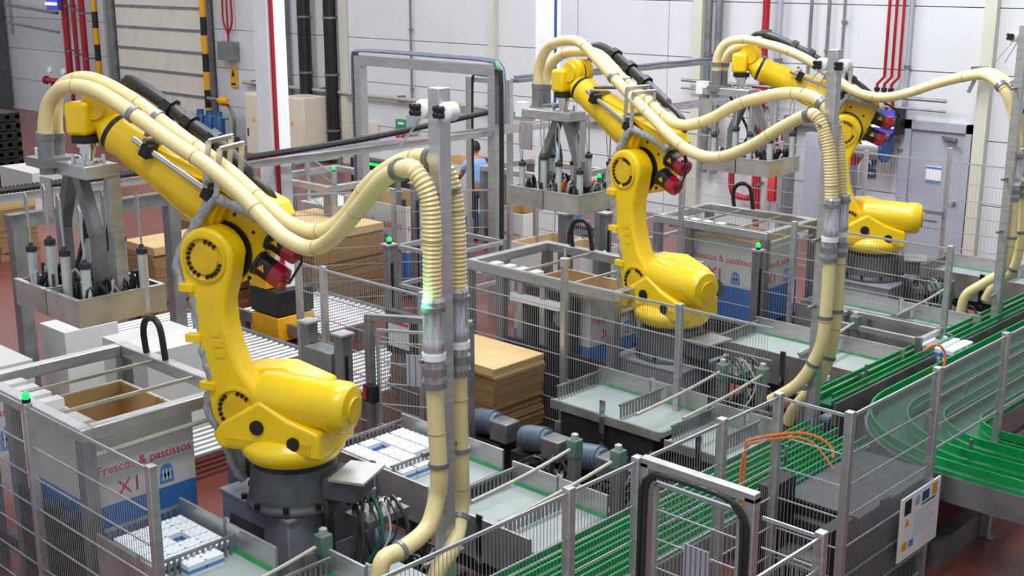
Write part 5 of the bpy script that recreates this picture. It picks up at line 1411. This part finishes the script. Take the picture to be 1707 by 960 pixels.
# person beyond the portal: blue shirt, one arm down into the box
def person(loc, yaw):
    t = thing('person', 'person in a light blue shirt bending over an open box beyond the portal', 'person', loc)
    def skinmesh(name, J, E, m, par, sub=2):
        me = bpy.data.meshes.new(name)
        me.from_pydata([tuple(j[:3]) for j in J], E, [])
        o = bpy.data.objects.new(name, me); COL.objects.link(o); o.parent = par
        sk = o.modifiers.new('skin', 'SKIN'); sk.use_smooth_shade = True
        for i, j in enumerate(J):
            sv = me.skin_vertices[0].data[i]; sv.radius = (j[3], j[4] if len(j) > 4 else j[3]); sv.use_root = (i == 0)
        ss = o.modifiers.new('sub', 'SUBSURF'); ss.levels = sub; ss.render_levels = sub
        me.materials.append(M[m]); return o
    # facing +x locally
    J = [(0, 0, .95, .15, .12), (.02, 0, 1.12, .15, .11), (.06, 0, 1.32, .18, .12), (.1, 0, 1.46, .12, .1), (.13, 0, 1.53, .05), (.16, 0, 1.62, .05),
         (.08, .1, .9, .1), (.04, .11, .48, .06), (.0, .11, .08, .045), (.14, .11, .04, .035),
         (-.0, -.1, .9, .1), (-.02, -.11, .48, .06), (-.04, -.11, .08, .045), (.1, -.11, .04, .035),
         (.1, .2, 1.42, .06), (.24, .26, 1.18, .045), (.46, .2, 1.08, .035), (.52, .19, 1.06, .03),
         (.1, -.2, 1.42, .06), (.26, -.26, 1.18, .045), (.5, -.2, 1.06, .035), (.56, -.19, 1.04, .03)]
    E = [(0, 1), (1, 2), (2, 3), (3, 4), (4, 5), (0, 6), (6, 7), (7, 8), (8, 9), (0, 10), (10, 11), (11, 12), (12, 13), (3, 14), (14, 15), (15, 16), (16, 17), (3, 18), (18, 19), (19, 20), (20, 21)]
    body = skinmesh('body', J, E, 'skin', t)
    for s in (1, -1):
        hx = (.52, .19 * 1, 1.06) if s == 1 else (.56, -.19, 1.04)
        for k in range(4):
            yk = hx[1] + (k - 1.5) * .022
            skinmesh('finger', [(hx[0] + .02, yk, hx[2], .01), (hx[0] + .07, yk, hx[2] - .015, .009), (hx[0] + .09 + .008 * (k in (1, 2)), yk, hx[2] - .05, .008)], [(0, 1), (1, 2)], 'skin', body, 1)
        skinmesh('thumb', [(hx[0], hx[1] - s * .03, hx[2], .011), (hx[0] + .04, hx[1] - s * .055, hx[2] - .02, .009)], [(0, 1)], 'skin', body, 1)
    SJ = [(0, 0, .98, .165, .135), (.02, 0, 1.12, .165, .125), (.06, 0, 1.32, .195, .135), (.1, 0, 1.47, .12, .1), (.1, .21, 1.42, .075), (.2, .25, 1.26, .065), (.1, -.21, 1.42, .075), (.2, -.25, 1.26, .065)]
    skinmesh('shirt', SJ, [(0, 1), (1, 2), (2, 3), (3, 4), (4, 5), (3, 6), (6, 7)], 'shirt', t)
    TJ = [(0, 0, .95, .16, .13), (.08, .1, .88, .115), (.04, .11, .48, .085), (.0, .11, .1, .07), (0, -.1, .88, .115), (-.02, -.11, .48, .085), (-.04, -.11, .1, .07)]
    skinmesh('trousers', TJ, [(0, 1), (1, 2), (2, 3), (0, 4), (4, 5), (5, 6)], 'trousers', t)
    b = MB()
    for cx in (.07, .03):
        pass
    hd = MB()
    cs = []
    for k in range(11):
        a = math.pi * k / 10; z = 1.66 + .125 * -math.cos(a) * 1.0; r = .125 * math.sin(a) + .004
        cs.append([(.19 + r * .82 * math.cos(q) * (1.05 if math.cos(q) > 0 else 1), r * .68 * math.sin(q), z) for q in [2 * math.pi * i / 16 for i in range(16)]])
    hd.rings(cs)
    hd.bar((.28, 0, 1.67), (.315, 0, 1.64), .025).box(.27, -.025, 1.595, .283, .025, 1.603)
    for s in (1, -1): hd.lathe((.18, .08 * s, 1.65), (0, s, 0), [(0, .03), (.02, .025)], 10)
    head = hd.build('head', 'skin', None); head.parent = t
    h = MB(); cs = []
    for k in range(7):
        a = math.pi / 2 + math.pi / 2 * k / 6 - .25; z = 1.675 + .135 * -math.cos(a); r = .135 * math.sin(a) + .004
        cs.append([(.175 + r * .82 * math.cos(q), r * .72 * math.sin(q), z) for q in [2 * math.pi * i / 16 for i in range(16)]])
    h.rings(cs); ho = h.build('hair', 'hair', None); ho.parent = t
    e = MB()
    for s in (1, -1): e.lathe((.282, .035 * s, 1.675), (1, 0, 0), [(0, .012), (.008, .008)], 10)
    eo = e.build('eyes', 'black', None); eo.parent = head
    sh = MB().box(-.06, .06, 0, .2, .16, .08).box(-.1, -.16, 0, .16, -.06, .08).build('shoes', 'black', None, bevel=.02); sh.parent = t
    t.rotation_euler = (0, 0, math.radians(yaw))
person((-15.75, 15.75, 0), 165)

for o in list(bpy.data.objects):
    for k in ('label', 'category'):
        if k in o and o[k] == '': del o[k]
